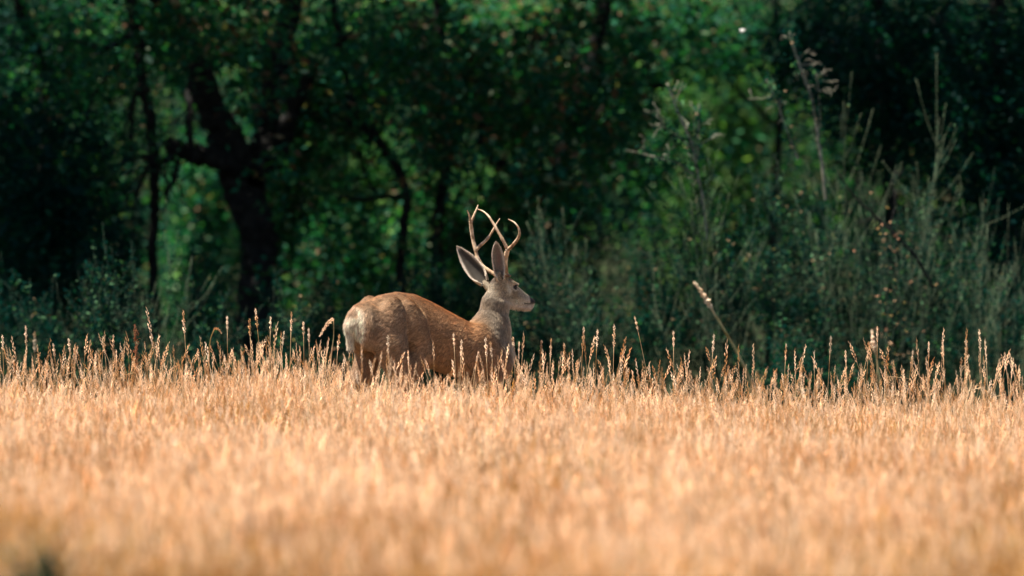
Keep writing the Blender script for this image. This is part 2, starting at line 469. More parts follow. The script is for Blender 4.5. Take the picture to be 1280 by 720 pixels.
ears = [ear(to_deer(624.5, 352, 0.465), to_deer(620, 303, 0.43), to_deer(652, 366, -0.3) - to_deer(640, 380, 0), 0.041, (0, 0, 0), rg, 4.5),
        ear(to_deer(606, 356, 0.57), to_deer(570.5, 309, 0.66), to_deer(636, 372, -0.2) - to_deer(640, 380, 0), 0.056, (0.004, 0, -0.004), rg, 0.8, (.55, .80, 1.0, .98, .82, .56, .34, .20, .03))]
for V, Q, Cc, _e in ears: body_acc.add(V, None, Q, Cc)

def fur_material(name, rough=0.6):
    m, nt, out = mat_new(name)
    N, L = nt.nodes.new, nt.links.new
    a = N('ShaderNodeAttribute'); a.attribute_name = 'tint'
    tc = N('ShaderNodeTexCoord'); mp = N('ShaderNodeMapping'); mp.inputs['Scale'].default_value = (40, 120, 60)
    nz = N('ShaderNodeTexNoise'); nz.inputs['Scale'].default_value = 1.5; nz.inputs['Detail'].default_value = 5
    L(tc.outputs['Object'], mp.inputs[0]); L(mp.outputs[0], nz.inputs['Vector'])
    mr = N('ShaderNodeMapRange'); mr.inputs['To Min'].default_value = 0.62; mr.inputs['To Max'].default_value = 1.3
    L(nz.outputs[0], mr.inputs['Value'])
    mu = N('ShaderNodeVectorMath'); mu.operation = 'SCALE'; L(a.outputs['Color'], mu.inputs[0]); L(mr.outputs[0], mu.inputs['Scale'])
    p = N('ShaderNodeBsdfPrincipled'); p.inputs['Roughness'].default_value = rough; p.inputs['Specular IOR Level'].default_value = 0.15
    L(mu.outputs[0], p.inputs['Base Color'])
    b = N('ShaderNodeBump'); b.inputs['Strength'].default_value = 0.35; b.inputs['Distance'].default_value = 0.004
    L(nz.outputs[0], b.inputs['Height']); L(b.outputs[0], p.inputs['Normal'])
    L(p.outputs[0], out.inputs[0])
    return m
M_coat = fur_material('deer coat')

deer = empty('deer', DEER_AT, YAW)
tag(deer, 'tan buck deer with forked antlers standing in the grass, head turned right', 'deer')
body = link('body', body_acc.mesh('deer_body', True), deer, M_coat)

# fur
def hair_object(name, parent, root, direction, length, radius, colour, mat):
    n = len(root)
    cv = bpy.data.hair_curves.new(name)
    cv.add_curves([4] * n)
    t = np.array([0, 0.35, 0.7, 1.0])
    droop = np.array([0, 0, -1.0])
    P = root[:, None, :] + direction[:, None, :] * (length[:, None] * t)[..., None] + droop * (0.10 * length[:, None] * t ** 2)[..., None]
    cv.attributes['position'].data.foreach_set('vector', P.astype(np.float32).ravel())
    ra = cv.attributes.get('radius') or cv.attributes.new('radius', 'FLOAT', 'POINT')
    ra.data.foreach_set('value', (radius[:, None] * np.array([1, 0.85, 0.55, 0.12])).astype(np.float32).ravel())
    ca = cv.attributes.new('tint', 'FLOAT_COLOR', 'POINT')
    c = np.ones((n, 4, 4), np.float32)
    c[..., :3] = colour[:, None, :] * np.array([0.85, 1.0, 1.08, 1.15])[None, :, None]
    ca.data.foreach_set('color', c.ravel())
    cv.materials.append(mat)
    o = bpy.data.objects.new(name, cv); COL.objects.link(o); o.parent = parent
    return o

mh, nt, out = mat_new('deer hair')
a_ = nt.nodes.new('ShaderNodeAttribute'); a_.attribute_name = 'tint'
d_ = nt.nodes.new('ShaderNodeBsdfPrincipled'); d_.inputs['Roughness'].default_value = 0.5; d_.inputs['Specular IOR Level'].default_value = 0.25
nt.links.new(a_.outputs['Color'], d_.inputs['Base Color'])
nt.links.new(d_.outputs[0], out.inputs[0])

q = BQ; A = BV[q[:, 0]]; B = BV[q[:, 1]]; Cq = BV[q[:, 2]]; D = BV[q[:, 3]]
area = 0.5 * np.linalg.norm(np.cross(Cq - A, D - B), axis=1)
cen = (A + Cq) / 2
dens = area * np.where(cen[:, 2] > 0.33, 1, 0.2) * np.where(cen[:, 2] > 0.84, 1.7, 1) * np.where(cen[:, 1] > 0.12, 0.5, 1)
NH = 170000
pick = rg.choice(len(q), NH, p=dens / dens.sum())
uv = rg.random((NH, 2, 1))
root = (A[pick] * (1 - uv[:, 0]) + B[pick] * uv[:, 0]) * (1 - uv[:, 1]) + (D[pick] * (1 - uv[:, 0]) + Cq[pick] * uv[:, 0]) * uv[:, 1]
nn = BN[q[pick, 0]] + BN[q[pick, 2]]; nn /= np.linalg.norm(nn, axis=1)[:, None] + 1e-9
cc, info = coat(root, nn)
X, Y, Z = root.T
flow = np.tile(np.array([-1.0, 0, -0.45]), (NH, 1))
flow = lerp(flow, (-0.35, 0, -1.0), info['nk'])
flow = lerp(flow, (-1.0, 0, 0.35), info['hd'])
flow = lerp(flow, (-0.1, 0, -1.0), np.maximum((1 - sstep(0.45, 0.6, Z)), sstep(0.09, 0.2, -X)))
flow = np.where(info['tail'][:, None], np.array([-0.25, 0, -1.0]), flow)
flow = flow + rg.normal(0, 0.16, (NH, 3)) + 0.25 * np.stack([np.sin(Z * 40 + X * 25), np.sin(X * 38 + Y * 20), np.sin(X * 30 - Z * 33)], -1) * 0.5
flow -= nn * (flow * nn).sum(1)[:, None]
flow /= np.linalg.norm(flow, axis=1)[:, None] + 1e-9
lift = 0.28 + 0.12 * rg.random(NH)
lift = np.where(info['tail'] | (info['rump'] > 0.4), 0.45, lift)
dirn = flow + nn * lift[:, None]; dirn /= np.linalg.norm(dirn, axis=1)[:, None]
ln = 0.014 + 0.007 * rg.random(NH)
ln = np.where(info['nk'] > 0.5, ln * 1.15, ln)
ln = np.where(info['tail'], 0.024 + 0.014 * rg.random(NH), np.where(info['rump'] > 0.4, 0.018, ln))
ln = np.where(info['hd'] > 0.4, 0.007 + 0.003 * rg.random(NH) - 0.005 * sstep(0.06, 0.2, info['hx']), ln)
ln = np.where((info['hd'] > 0.4) & ((info['hx'] > 0.19)), 0.0020, ln)
ln = np.where(Z < 0.3, 0.008, ln)
edm = np.sqrt(((info['hx'] - 0.086) / 0.026) ** 2 + ((info['hz'] - 0.006) / 0.019) ** 2) < 1.1
ln = np.where(edm & (info['hd'] > 0.4), 0.001, ln)
rad = np.where(info['hd'] > 0.4, 0.00040, 0.00062)
vv = rg.random((NH, 1))
cl = 0.5 + 0.5 * np.sin(X * 95 + 3 * np.sin(Z * 60)) * np.sin(Z * 80 + 3 * np.sin(X * 50 + Y * 40))
cell = np.floor((root + 0.004 * np.sin(root[:, [1, 2, 0]] * 300)) / np.array([0.026, 0.013, 0.013])).astype(np.int64)
hsh = np.abs(np.sin(cell @ np.array([12.9898, 78.233, 37.719])) * 43758.5453) % 1.0
cc = cc * (0.78 + 0.44 * hsh)[:, None]; ln = ln * (0.75 + 0.5 * hsh)
blotch = np.sin(X * 21 + 2 * np.sin(Z * 17)) * np.sin(Z * 24 + 2 * np.sin(X * 13 + 1))
cc = cc * (1 + 0.08 * blotch)[:, None] * np.where(info['rump'] > 0.4, 1, 1 - 0.55 * np.exp(-((X + 0.140) / 0.022) ** 2 - ((Z - 0.76) / 0.12) ** 2))[:, None]
cc = np.minimum(cc * (2.15 - 0.4 * info['nk'] * (1 - info['hd']) + 0.25 * info['hd'])[:, None], 0.80) * (0.50 + 0.85 * vv ** 1.3) * (0.84 + 0.30 * cl[:, None])
hair_object('fur', deer, root, dirn, ln, rad, cc, mh)

# ear hair: pale fringe round the rims
er_, ed_, el_, ec_ = [], [], [], []
for V, Q, Cc, (inner, nrm, ax) in ears:
    nu, nv = inner.shape[:2]
    for _k in range(2600):
        i = rg.integers(2, nu - 1); side = rg.random()
        j = (0 if rg.random() < 0.5 else nv - 1) if side < 0.6 else rg.integers(0, nv)
        p0 = inner[i, j] + (inner[min(i + 1, nu - 1), j] - inner[i, j]) * rg.random()
        mid = inner[i, nv // 2]
        ind = mid - p0; ind /= np.linalg.norm(ind) + 1e-6
        d = ax * 0.8 + (ind * 0.5 if side < 0.6 else 0) + nrm[i, j] * 0.25 + rg.normal(0, 0.2, 3)
        er_.append(p0); ed_.append(d / np.linalg.norm(d)); el_.append(0.007 + 0.007 * rg.random())
        ec_.append(np.array([0.62, 0.52, 0.41]) if side < 0.6 else np.array([0.09, 0.07, 0.055]))
ec_ = np.array(ec_) * (0.7 + 0.5 * rg.random((len(ec_), 1)))
hair_object('ear_fur', deer, np.array(er_), np.array(ed_), np.array(el_), np.full(len(er_), 0.0004), ec_, mh)

# eyes
def ball(c, r, n=16):
    a = Acc(); th = np.linspace(0, pi, n); ph = np.arange(2 * n) * pi / n
    V = np.array([[sin(t) * cos(f), sin(t) * sin(f), cos(t)] for t in th for f in ph]) * r + c
    Q = [[i * 2 * n + j, (i + 1) * 2 * n + j, (i + 1) * 2 * n + (j + 1) % (2 * n), i * 2 * n + (j + 1) % (2 * n)] for i in range(n - 1) for j in range(2 * n)]
    a.add(V, None, Q, (0.02, 0.012, 0.008)); return a
m_eye, nt, out = mat_new('eye'); p_ = nt.nodes.new('ShaderNodeBsdfPrincipled')
p_.inputs['Base Color'].default_value = (0.012, 0.008, 0.006, 1); p_.inputs['Roughness'].default_value = 0.06
nt.links.new(p_.outputs[0], out.inputs[0])
for s in (-1, 1):
    link('eye', ball(head_pt((0.087, s * 0.0415, 0.004)), 0.0112).mesh('eye', True), deer, m_eye)
# nose pad
m_nose = rough_material('nose', (0.012, 0.010, 0.010), (0.03, 0.026, 0.025), 300, 0.35, 0.5, 0.001)
na = Acc()
V = ball(np.zeros(3), 1.0, 12).V[0]
V = np.stack([V[:, 0] * 0.014, V[:, 1] * 0.024, V[:, 2] * 0.021 - 0.25 * V[:, 0] * 0.012], -1) + np.array([0.2515, 0, -0.090])
na.add(head_pt(V), None, ball(np.zeros(3), 1.0, 12).Q[0])
link('nose', na.mesh('nose', True), deer, m_nose)

# antlers
M_antler = rough_material('antler', (0.22, 0.14, 0.085), (0.66, 0.54, 0.41), 28, 0.45, 0.6, 0.003, True)
def antler(branches):
    a = Acc()
    for pts, r0, r1 in branches:
        P = catmull([to_deer(*p) for p in pts], 10 * len(pts)); n = len(P); s = np.linspace(0, 1, n)
        r = (r0 + (r1 - r0) * s ** 1.3) * (1 + 0.06 * np.sin(s * 31))
        c = lerp(np.tile([0.75, 0.66, 0.56], (n, 1)), (1.35, 1.3, 1.2), s ** 1.5)
        tube(a, P, r, 10, c, 0.07, rg)
    p = to_deer(*branches[0][0][0]); P = np.array([p + np.array([0, 0, z]) for z in (-0.006, 0.0, 0.004, 0.010)])
    tube(a, P, [0.018, 0.025, 0.024, 0.015], 12, (0.45, 0.34, 0.26), 0.22, rg)
    return link('antler', a.mesh('antler', True), deer, M_antler)
hd0 = 0.53
antler([([(622, 346, hd0 + .03), (616, 342.5, hd0 + .05), (610, 339.5, hd0 + .07), (602, 333, hd0 + .09), (596.5, 324, hd0 + .10), (593.5, 312, hd0 + .11), (590.5, 300, hd0 + .12), (588.5, 287, hd0 + .12), (587.5, 277, hd0 + .11)], 0.0134, 0.0111),
        ([(588, 280, hd0 + .11), (586.2, 271, hd0 + .10), (583.5, 263.5, hd0 + .08)], 0.0092, 0.0029),
        ([(588, 280, hd0 + .11), (591.5, 270, hd0 + .13), (595.5, 261, hd0 + .15), (597, 256.5, hd0 + .16)], 0.0086, 0.0026),
        ([(593.5, 314, hd0 + .11), (599, 308.5, hd0 + .12), (607, 301.5, hd0 + .14), (614, 292, hd0 + .16), (619.5, 282, hd0 + .17), (624.5, 274, hd0 + .17)], 0.0123, 0.0029)])
antler([([(633.5, 346, hd0 - .035), (632.2, 336, hd0 - .045), (631.8, 326, hd0 - .06), (634.5, 312, hd0 - .09)], 0.0134, 0.0149),
        ([(634.5, 313, hd0 - .09), (640.5, 307.5, hd0 - .11), (646.5, 300, hd0 - .14), (649.5, 292.5, hd0 - .16), (648, 285, hd0 - .16), (643, 278.5, hd0 - .15), (635.5, 274.3, hd0 - .13)], 0.0118, 0.0029),
        ([(634.5, 313, hd0 - .09), (629.5, 302.5, hd0 - .09), (624.5, 293.5, hd0 - .08), (616, 279, hd0 - .06), (610, 270, hd0 - .04), (603.5, 264.5, hd0 - .01), (597, 261.8, hd0 + .02)], 0.0113, 0.0031)])
# ------------------------------------------------------------------ woodland
M_bark = rough_material('bark', (0.006, 0.007, 0.008), (0.024, 0.023, 0.021), 14, 0.95, 1.0, 0.03)
M_twig = rough_material('dead twig', (0.13, 0.13, 0.10), (0.28, 0.26, 0.20), 25, 0.85, 0.5, 0.005)
M_whip = rough_material('pale whip', (0.05, 0.075, 0.045), (0.15, 0.18, 0.11), 25, 0.9, 0.3, 0.003)
M_stem = rough_material('shrub stem', (0.016, 0.034, 0.024), (0.06, 0.08, 0.052), 25, 0.9, 0.5, 0.005)
M_leaf = leaf_material('oak leaf', 0.42, 0.5, 0.04)
M_sage = leaf_material('shrub leaf', 0.30, 0.8, 0.0, (1.0, 1.35, 0.7), 0.5)

def leaf_mesh(name, P, size, colour, rng, up=0.35, hang=0.0, wide=0.45, six=False):
    """many small pointed leaves, each folded along its midrib"""
    n = len(P)
    nrm = rng.normal(0, 1, (n, 3)); nrm[:, 2] = np.abs(nrm[:, 2]) + up * 2; nrm /= np.linalg.norm(nrm, axis=1)[:, None]
    d = rng.normal(0, 1, (n, 3)); d[:, 2] -= hang * 2
    d -= nrm * (d * nrm).sum(1)[:, None]; d /= np.linalg.norm(d, axis=1)[:, None] + 1e-9
    w = np.cross(nrm, d)
    s = np.asarray(size)[:, None]
    if six:
        V = np.stack([P, P + (d * .35 + w * wide * .5 - nrm * .08) * s, P + (d * .75 + w * wide * .38 - nrm * .10) * s, P + d * s - nrm * s * 0.1,
                      P + (d * .75 - w * wide * .38 - nrm * .10) * s, P + (d * .35 - w * wide * .5 - nrm * .08) * s], 1)
        b = np.arange(n)[:, None] * 6
        T = np.concatenate([b + [0, 1, 2], b + [0, 2, 3], b + [0, 3, 4], b + [0, 4, 5]])
        k = 6
    else:
        V = np.stack([P, P + (d * .45 + w * wide * .5 - nrm * .08) * s, P + d * s, P + (d * .45 - w * wide * .5 - nrm * .08) * s], 1)
        b = np.arange(n)[:, None] * 4
        T = np.concatenate([b + [0, 1, 2], b + [0, 2, 3]])
        k = 4
    return mesh_np(name, V.reshape(-1, 3), T, np.repeat(colour, k, 0))

PAL = {   # leaf colours: (weight, colour)
    'oak': [(6, (0.014, 0.088, 0.050)), (3, (0.038, 0.125, 0.040)), (2, (0.008, 0.056, 0.042)), (.3, (0.12, 0.080, 0.045)), (.15, (0.22, 0.16, 0.09)), (.3, (0.24, 0.34, 0.20))],
    'autumn': [(6, (0.016, 0.088, 0.050)), (2, (0.040, 0.120, 0.038)), (.8, (0.13, 0.070, 0.042)), (.5, (0.22, 0.145, 0.09)), (.3, (0.30, 0.38, 0.24))],
    'dark': [(6, (0.003, 0.026, 0.023)), (3, (0.005, 0.038, 0.028)), (.5, (0.015, 0.075, 0.040))],  # deep shade of the wood put into the leaf colour
    'bright': [(4, (0.026, 0.090, 0.030)), (3, (0.060, 0.125, 0.030)), (3, (0.012, 0.060, 0.032)), (.3, (0.20, 0.25, 0.09))],
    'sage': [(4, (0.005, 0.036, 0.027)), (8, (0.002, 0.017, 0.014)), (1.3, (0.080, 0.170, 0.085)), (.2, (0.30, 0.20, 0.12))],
    'scrub': [(7, (0.002, 0.024, 0.019)), (4, (0.005, 0.042, 0.028)), (.9, (0.036, 0.125, 0.052)), (.3, (0.16, 0.11, 0.06))],
    'glade': [(4, (0.070, 0.160, 0.060)), (3, (0.120, 0.200, 0.060)), (2, (0.040, 0.110, 0.045))],
    'rust': [(3, (0.40, 0.20, 0.12)), (2, (0.50, 0.30, 0.18)), (5, (0.04, 0.09, 0.05))],
}
def tints(pal, n, rng):
    w = np.array([p[0] for p in PAL[pal]]); c = np.array([p[1] for p in PAL[pal]])
    k = rng.choice(len(w), n, p=w / w.sum())
    return c[k] * (0.75 + 0.5 * rng.random((n, 1)))

def cloud(blobs, rng, per=34, spread=0.16, shell=0.0):
    """leaf places: sprays of leaves spread through ellipsoids.  blob = (px, py, Y, rx, ry, rz(m, depth), number)"""
    out = []
    for px, py, Y, rx, rz, ry, n in blobs:
        c = at(px, py, Y); k = max(1, int(n / per))
        u = rng.normal(0, 1, (k, 3)); u /= np.linalg.norm(u, axis=1)[:, None]
        u *= (shell + (1 - shell) * rng.random((k, 1)) ** 0.5)
        cc = c + u * np.array([rx, ry, rz])
        sp = spread * (0.6 + 0.8 * rng.random((k, 1, 1)))
        ax = rng.normal(0, 1, (k, 1, 3)); ax[..., 2] -= 0.5; ax /= np.linalg.norm(ax, axis=2)[..., None]
        t = rng.random((k, per, 1)) * 2.4 - 1.2
        q = cc[:, None] + ax * t * sp * 1.5 + rng.normal(0, 1, (k, per, 3)) * sp * 0.55
        out.append(q.reshape(-1, 3))
    P = np.concatenate(out)
    return P[P[:, 2] > terrain(P[:, 0], P[:, 1]) + 0.03]

def crown(name, parent, blobs, pal, rng, size=(0.05, 0.10), per=34, spread=0.16, mat=None, hang=0.3, six=False, up=0.35, wide=0.5, seen=None):
    P = cloud(blobs, rng, per, spread)
    sz = 1.18 * (size[0] + (size[1] - size[0]) * rng.random(len(P)) ** 1.4)
    return link(name, leaf_mesh(name, P, sz, tints(pal, len(P), rng), rng, up, hang, wide, six), parent, mat or M_leaf)

def limb(name, parent, pts, mat=None, twigs=0, rng=R0, tw=0.5, rough=0.10):
    """a bough through picture points (px, py, Y, radius in picture pixels), with finer twigs leaving it"""
    P = np.array([at(p[0], p[1], p[2]) for p in pts]); r = np.array([p[3] * p[2] / PXR for p in pts])
    n = 7 * len(pts)
    C = catmull(P, n); rr = np.interp(np.linspace(0, 1, n), np.linspace(0, 1, len(pts)), r)
    C[1:-1] += rng.normal(0, 1, (n - 2, 3)) * rr[1:-1, None] * 0.16
    a = Acc(); tube(a, C, rr, 9, (1, 1, 1), rough, rng)
    for _ in range(twigs):
        i = rng.integers(n // 4, n - 1); L = tw * (0.5 + rng.random())
        t = C[min(i + 1, n - 1)] - C[i - 1]; t /= np.linalg.norm(t)
        d = t * 0.6 + rng.normal(0, 0.7, 3); d /= np.linalg.norm(d)
        m = 6; q = [C[i]]
        for k in range(m): d = d + rng.normal(0, 0.22, 3) + np.array([0, 0, -0.06]); d /= np.linalg.norm(d); q.append(q[-1] + d * L / m)
        r0 = min(rr[i] * 0.45, 0.014)
        tube(a, q, np.linspace(r0, 0.0025, m + 1), 4, (1, 1, 1), 0, rng)
        for _j in range(2):
            k = rng.integers(1, m); e = d + rng.normal(0, 0.7, 3); e /= np.linalg.norm(e)
            tube(a, [q[k], q[k] + e * L * 0.25 + rng.normal(0, .02, 3), q[k] + e * L * 0.5], [r0 * 0.5, 0.003, 0.0015], 3, (1, 1, 1), 0, rng)
    return link(name, a.mesh(name, True), parent, mat or M_bark)

def tree(label, px, Y, trunk, limbs, blobs, pal, seed, category='tree', over=None, front=(), **kw):
    rng = np.random.default_rng(seed)
    t = empty('tree', (0, 0, 0))
    tag(t, label, category, 'trees at the edge of the wood')
    if trunk: limb('trunk', t, trunk, rng=rng, twigs=2)
    for l in limbs: limb('limb', t, l, rng=rng, twigs=5)
    c = None
    blobs = list(blobs) + list(front)
    if blobs: c = crown('crown', t, blobs, pal, rng, **kw)
    if over:   # the upper crown, high above the frame: larger sprays of bigger leaves
        P = cloud(over, rng, 26, 0.30)
        o = link('upper_crown', leaf_mesh('upper_crown', P, 0.16 + 0.12 * rng.random(len(P)), tints(pal, len(P), rng), rng, 0.6, 0.1, 0.6), t, M_leaf)
    b = at(px, 480, Y); b[2] = float(terrain(b[0], b[1]))
    t.location = b
    for ch in [o for o in COL.objects if o.parent == t]: ch.matrix_parent_inverse = Matrix.Translation(-Vector(b))
    return t

def sc(px, py, Y, rpx, rpy, ry, n):      # a blob whose half-sizes are given in picture pixels
    return (px, py, Y, rpx * Y / PXR, rpy * Y / PXR, ry, n)

# the big oak, left of centre
tree('massive dark oak forking into heavy limbs, left of the deer', 318, 51,
     [(324, 560, 51, 31), (321, 430, 51, 25), (321, 360, 51, 23), (322, 310, 51, 23), (312, 262, 51, 23), (300, 228, 51, 25), (294, 205, 51, 24)],
     [[(298, 215, 51, 24), (283, 170, 50.9, 21), (264, 130, 50.8, 18), (244, 80, 50.7, 16), (222, 30, 50.6, 17), (196, -20, 50.4, 15), (170, -90, 50, 12)],
      [(312, 232, 51, 22), (326, 190, 51.2, 16), (336, 150, 51.4, 16), (343, 110, 51.6, 16), (352, 70, 51.8, 15), (362, 20, 52, 14), (380, -60, 52, 11)],
      [(300, 210, 50.9, 15), (270, 200, 50.6, 14), (240, 192, 50.4, 11), (218, 183, 50.2, 10), (211, 180, 50.1, 8)],
      [(218, 196, 50.2, 5), (198, 202, 50.1, 4.5), (180, 196, 50.0, 3.5), (150, 205, 50, 2.5)],
      [(345, 205, 51.2, 11), (352, 185, 51.1, 12), (362, 150, 51, 10), (378, 110, 50.8, 8), (402, 75, 50.6, 6), (440, 40, 50.4, 4)],
      [(222, 200, 50.2, 4.5), (218, 225, 50.2, 3.5), (206, 240, 50.2, 3)],
      [(244, 80, 50.7, 8), (238, 120, 50.2, 5), (238, 160, 50.1, 4), (240, 190, 50.1, 3)]],
     [sc(330, 60, 53.2, 130, 90, 1.3, 2940), sc(330, 60, 49.6, 130, 90, .5, 713), sc(370, 190, 52.8, 45, 70, .7, 980), sc(370, 190, 49.2, 45, 70, .5, 74), sc(410, 130, 52.8, 60, 90, .8, 1470), sc(410, 130, 49.2, 60, 90, .5, 111),
      sc(345, 240, 52.6, 22, 50, .3, 316), sc(345, 240, 49, 22, 50, .5, 14), sc(250, 20, 53, 90, 50, 1.2, 1306), sc(250, 20, 49.4, 90, 50, .5, 316), sc(350, 300, 52.7, 30, 60, .35, 421), sc(350, 300, 49.1, 30, 60, .5, 19)],
     'autumn', 11, six=True, size=(0.055, 0.115), hang=0.5,
     over=[(300, -420, 49.2, 4.6, 2.2, 3.4, 2161), (250, -300, 48.2, 3.6, 1.2, 3.0, 1008)])
tree('slim tree with drooping bare branches at far left of the wood', 185, 50,
     [(196, 560, 50.6, 6), (196, 420, 50.6, 6), (190, 320, 50.5, 6), (194, 260, 50.4, 6), (192, 200, 50.3, 7), (186, 140, 50.2, 7), (176, 90, 50.2, 7), (172, 40, 50.2, 8), (150, -60, 50, 8)],
     [[(178, 100, 50.2, 4), (167, 130, 50.1, 3.5), (164, 170, 50, 3), (165, 190, 50, 2.5)],
      [(194, 195, 50.3, 3.5), (182, 215, 50.1, 3), (170, 245, 50, 2.5)],
      [(150, 78, 50, 3), (120, 115, 50, 2.5), (103, 165, 50, 2)],
      [(172, 40, 50.2, 5), (130, 60, 50.2, 4), (90, 50, 50, 3)]],
     [sc(120, 60, 53.2, 120, 90, 1.2, 4216), sc(120, 60, 49.6, 120, 90, .5, 793), sc(185, 60, 52.8, 60, 70, .8, 1317), sc(185, 60, 49.2, 60, 70, .5, 248), sc(120, 190, 53.5, 70, 70, .8, 1686), sc(120, 190, 49.9, 70, 70, .5, 317)],
     'oak', 12, size=(0.045, 0.095), over=[(60, -380, 48.2, 4.2, 2.0, 3.2, 3022)])
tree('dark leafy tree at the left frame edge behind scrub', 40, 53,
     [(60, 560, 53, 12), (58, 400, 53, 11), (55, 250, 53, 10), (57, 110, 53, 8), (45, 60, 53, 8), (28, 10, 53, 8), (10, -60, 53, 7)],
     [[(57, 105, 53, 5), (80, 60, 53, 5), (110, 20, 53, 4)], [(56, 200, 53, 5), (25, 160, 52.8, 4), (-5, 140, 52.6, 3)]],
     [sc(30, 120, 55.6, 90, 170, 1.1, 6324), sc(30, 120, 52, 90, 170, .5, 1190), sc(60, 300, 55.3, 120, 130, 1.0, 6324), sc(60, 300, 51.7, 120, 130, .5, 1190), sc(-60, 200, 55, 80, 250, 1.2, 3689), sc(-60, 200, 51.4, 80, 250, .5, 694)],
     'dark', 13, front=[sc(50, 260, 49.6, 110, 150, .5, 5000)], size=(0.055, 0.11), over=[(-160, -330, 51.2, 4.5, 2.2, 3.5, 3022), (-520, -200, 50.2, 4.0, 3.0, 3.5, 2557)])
tree('thin dark trunk rising straight behind the deer', 553, 53,
     [(548, 560, 53, 9), (550, 400, 53, 8), (546, 300, 53, 8), (552, 250, 53, 8), (556, 190, 53, 8), (555, 140, 53, 7), (552, 60, 53, 7), (548, -60, 53, 6)],
     [[(556, 200, 53, 4), (575, 188, 53, 3.5), (598, 178, 53, 3), (632, 140, 53, 2.5), (660, 130, 53, 2)],
      [(553, 120, 53, 4), (540, 80, 53, 3.5), (520, 30, 53, 3)]],
     [sc(540, 50, 55, 90, 70, 1.2, 4479), sc(540, 50, 51.4, 90, 70, .5, 843), sc(600, 110, 54.8, 70, 60, .8, 2371), sc(600, 110, 51.2, 70, 60, .5, 446), sc(560, 310, 55.4, 80, 60, .6, 1844), sc(560, 310, 51.8, 80, 60, .5, 347), sc(560, 210, 55.3, 60, 50, .6, 474), sc(560, 210, 51.7, 60, 50, .5, 89)],
     'autumn', 14, front=[sc(550, 150, 50.2, 60, 80, .5, 1100)], six=True, size=(0.055, 0.115), hang=0.5, over=[(560, -380, 51.2, 4.4, 2.0, 3.4, 3255)])
tree('crooked slender tree leaning left between the oak and the deer', 500, 52,
     [(508, 560, 52, 6), (506, 420, 52, 6), (500, 330, 52, 6), (508, 250, 52, 6), (498, 215, 52, 6.5), (480, 185, 52, 6), (458, 155, 52, 5.5), (440, 130, 52, 5), (425, 60, 52, 5), (410, -60, 52, 4)],
     [[(506, 247, 52, 3.5), (485, 246, 52, 3.5), (455, 249, 52, 3), (418, 246, 52, 2.5)],
      [(470, 245, 52, 2.5), (455, 215, 52, 2.5), (447, 190, 52, 2)],
      [(480, 185, 52, 3), (450, 160, 51.8, 2.5), (405, 135, 51.6, 2)]],
     [sc(450, 70, 54, 80, 80, 1.0, 3425), sc(450, 70, 50.4, 80, 80, .5, 644), sc(430, 160, 54.3, 60, 50, .6, 843), sc(430, 160, 50.7, 60, 50, .5, 158), sc(430, 310, 54.6, 70, 70, .6, 1897), sc(430, 310, 51, 70, 70, .5, 357)],
     'oak', 15, six=True, size=(0.04, 0.085), hang=0.4, over=[(440, -330, 50.2, 3.0, 1.6, 2.6, 1627)])
tree('thick leaning trunk behind the antlers', 690, 54,
     [(640, 560, 54, 11), (655, 420, 54, 11), (668, 330, 54, 11), (682, 270, 54, 11), (696, 222, 54, 12), (712, 170, 54, 11), (728, 130, 54, 11), (740, 95, 54, 12), (752, 30, 54, 10), (765, -60, 54, 9)],
     [[(690, 240, 54, 8), (640, 215, 54, 7), (612, 190, 54, 8), (600, 150, 54, 7), (598, 110, 54, 6)],
      [(735, 108, 54, 5), (780, 104, 54, 4), (830, 108, 54, 3)],
      [(740, 95, 54, 5), (700, 60, 54, 4), (660, 40, 54, 3)]],
     [sc(720, 50, 55.6, 110, 70, 1.2, 5006), sc(720, 50, 52, 110, 70, .5, 942), sc(650, 130, 55.6, 60, 60, .7, 1844), sc(650, 130, 52, 60, 60, .5, 347), sc(760, 170, 55.4, 60, 70, .7, 1370), sc(760, 170, 51.8, 60, 70, .5, 257), sc(660, 270, 55.8, 70, 70, .7, 1844), sc(660, 270, 52.2, 70, 70, .5, 347)],
     'autumn', 16, front=[sc(712, 140, 50.2, 60, 80, .5, 1300), sc(680, 230, 50, 50, 50, .4, 600)], six=True, size=(0.055, 0.11), hang=0.45, over=[(740, -380, 52.2, 4.4, 2.0, 3.4, 3255)])
tree('leafy tree with yellow-green sunlit sprays right of centre', 880, 58,
     [(960, 560, 58, 6), (962, 400, 58, 6), (968, 260, 58, 5), (975, 120, 58, 5), (970, 20, 58, 5), (965, -60, 58, 4)],
     [[(973, 160, 58, 3), (920, 110, 58, 2.5), (880, 60, 58, 2)], [(974, 100, 58, 3), (1000, 50, 58, 2.5), (1030, 20, 58, 2)]],
     [sc(850, 50, 58, 100, 55, 1.2, 3425), sc(850, 50, 54.4, 100, 55, .5, 644), sc(790, 110, 57, 50, 60, .8, 1370), sc(790, 110, 53.4, 50, 60, .5, 257), sc(890, 50, 60, 70, 50, .8, 1264), sc(890, 50, 56.4, 70, 50, .5, 238), sc(820, 200, 59, 60, 60, .8, 1054), sc(820, 200, 55.4, 60, 60, .5, 198)],
     'oak', 17, six=True, size=(0.05, 0.10), hang=0.3, over=[(1000, -420, 56.2, 3.6, 1.6, 2.6, 1767)])
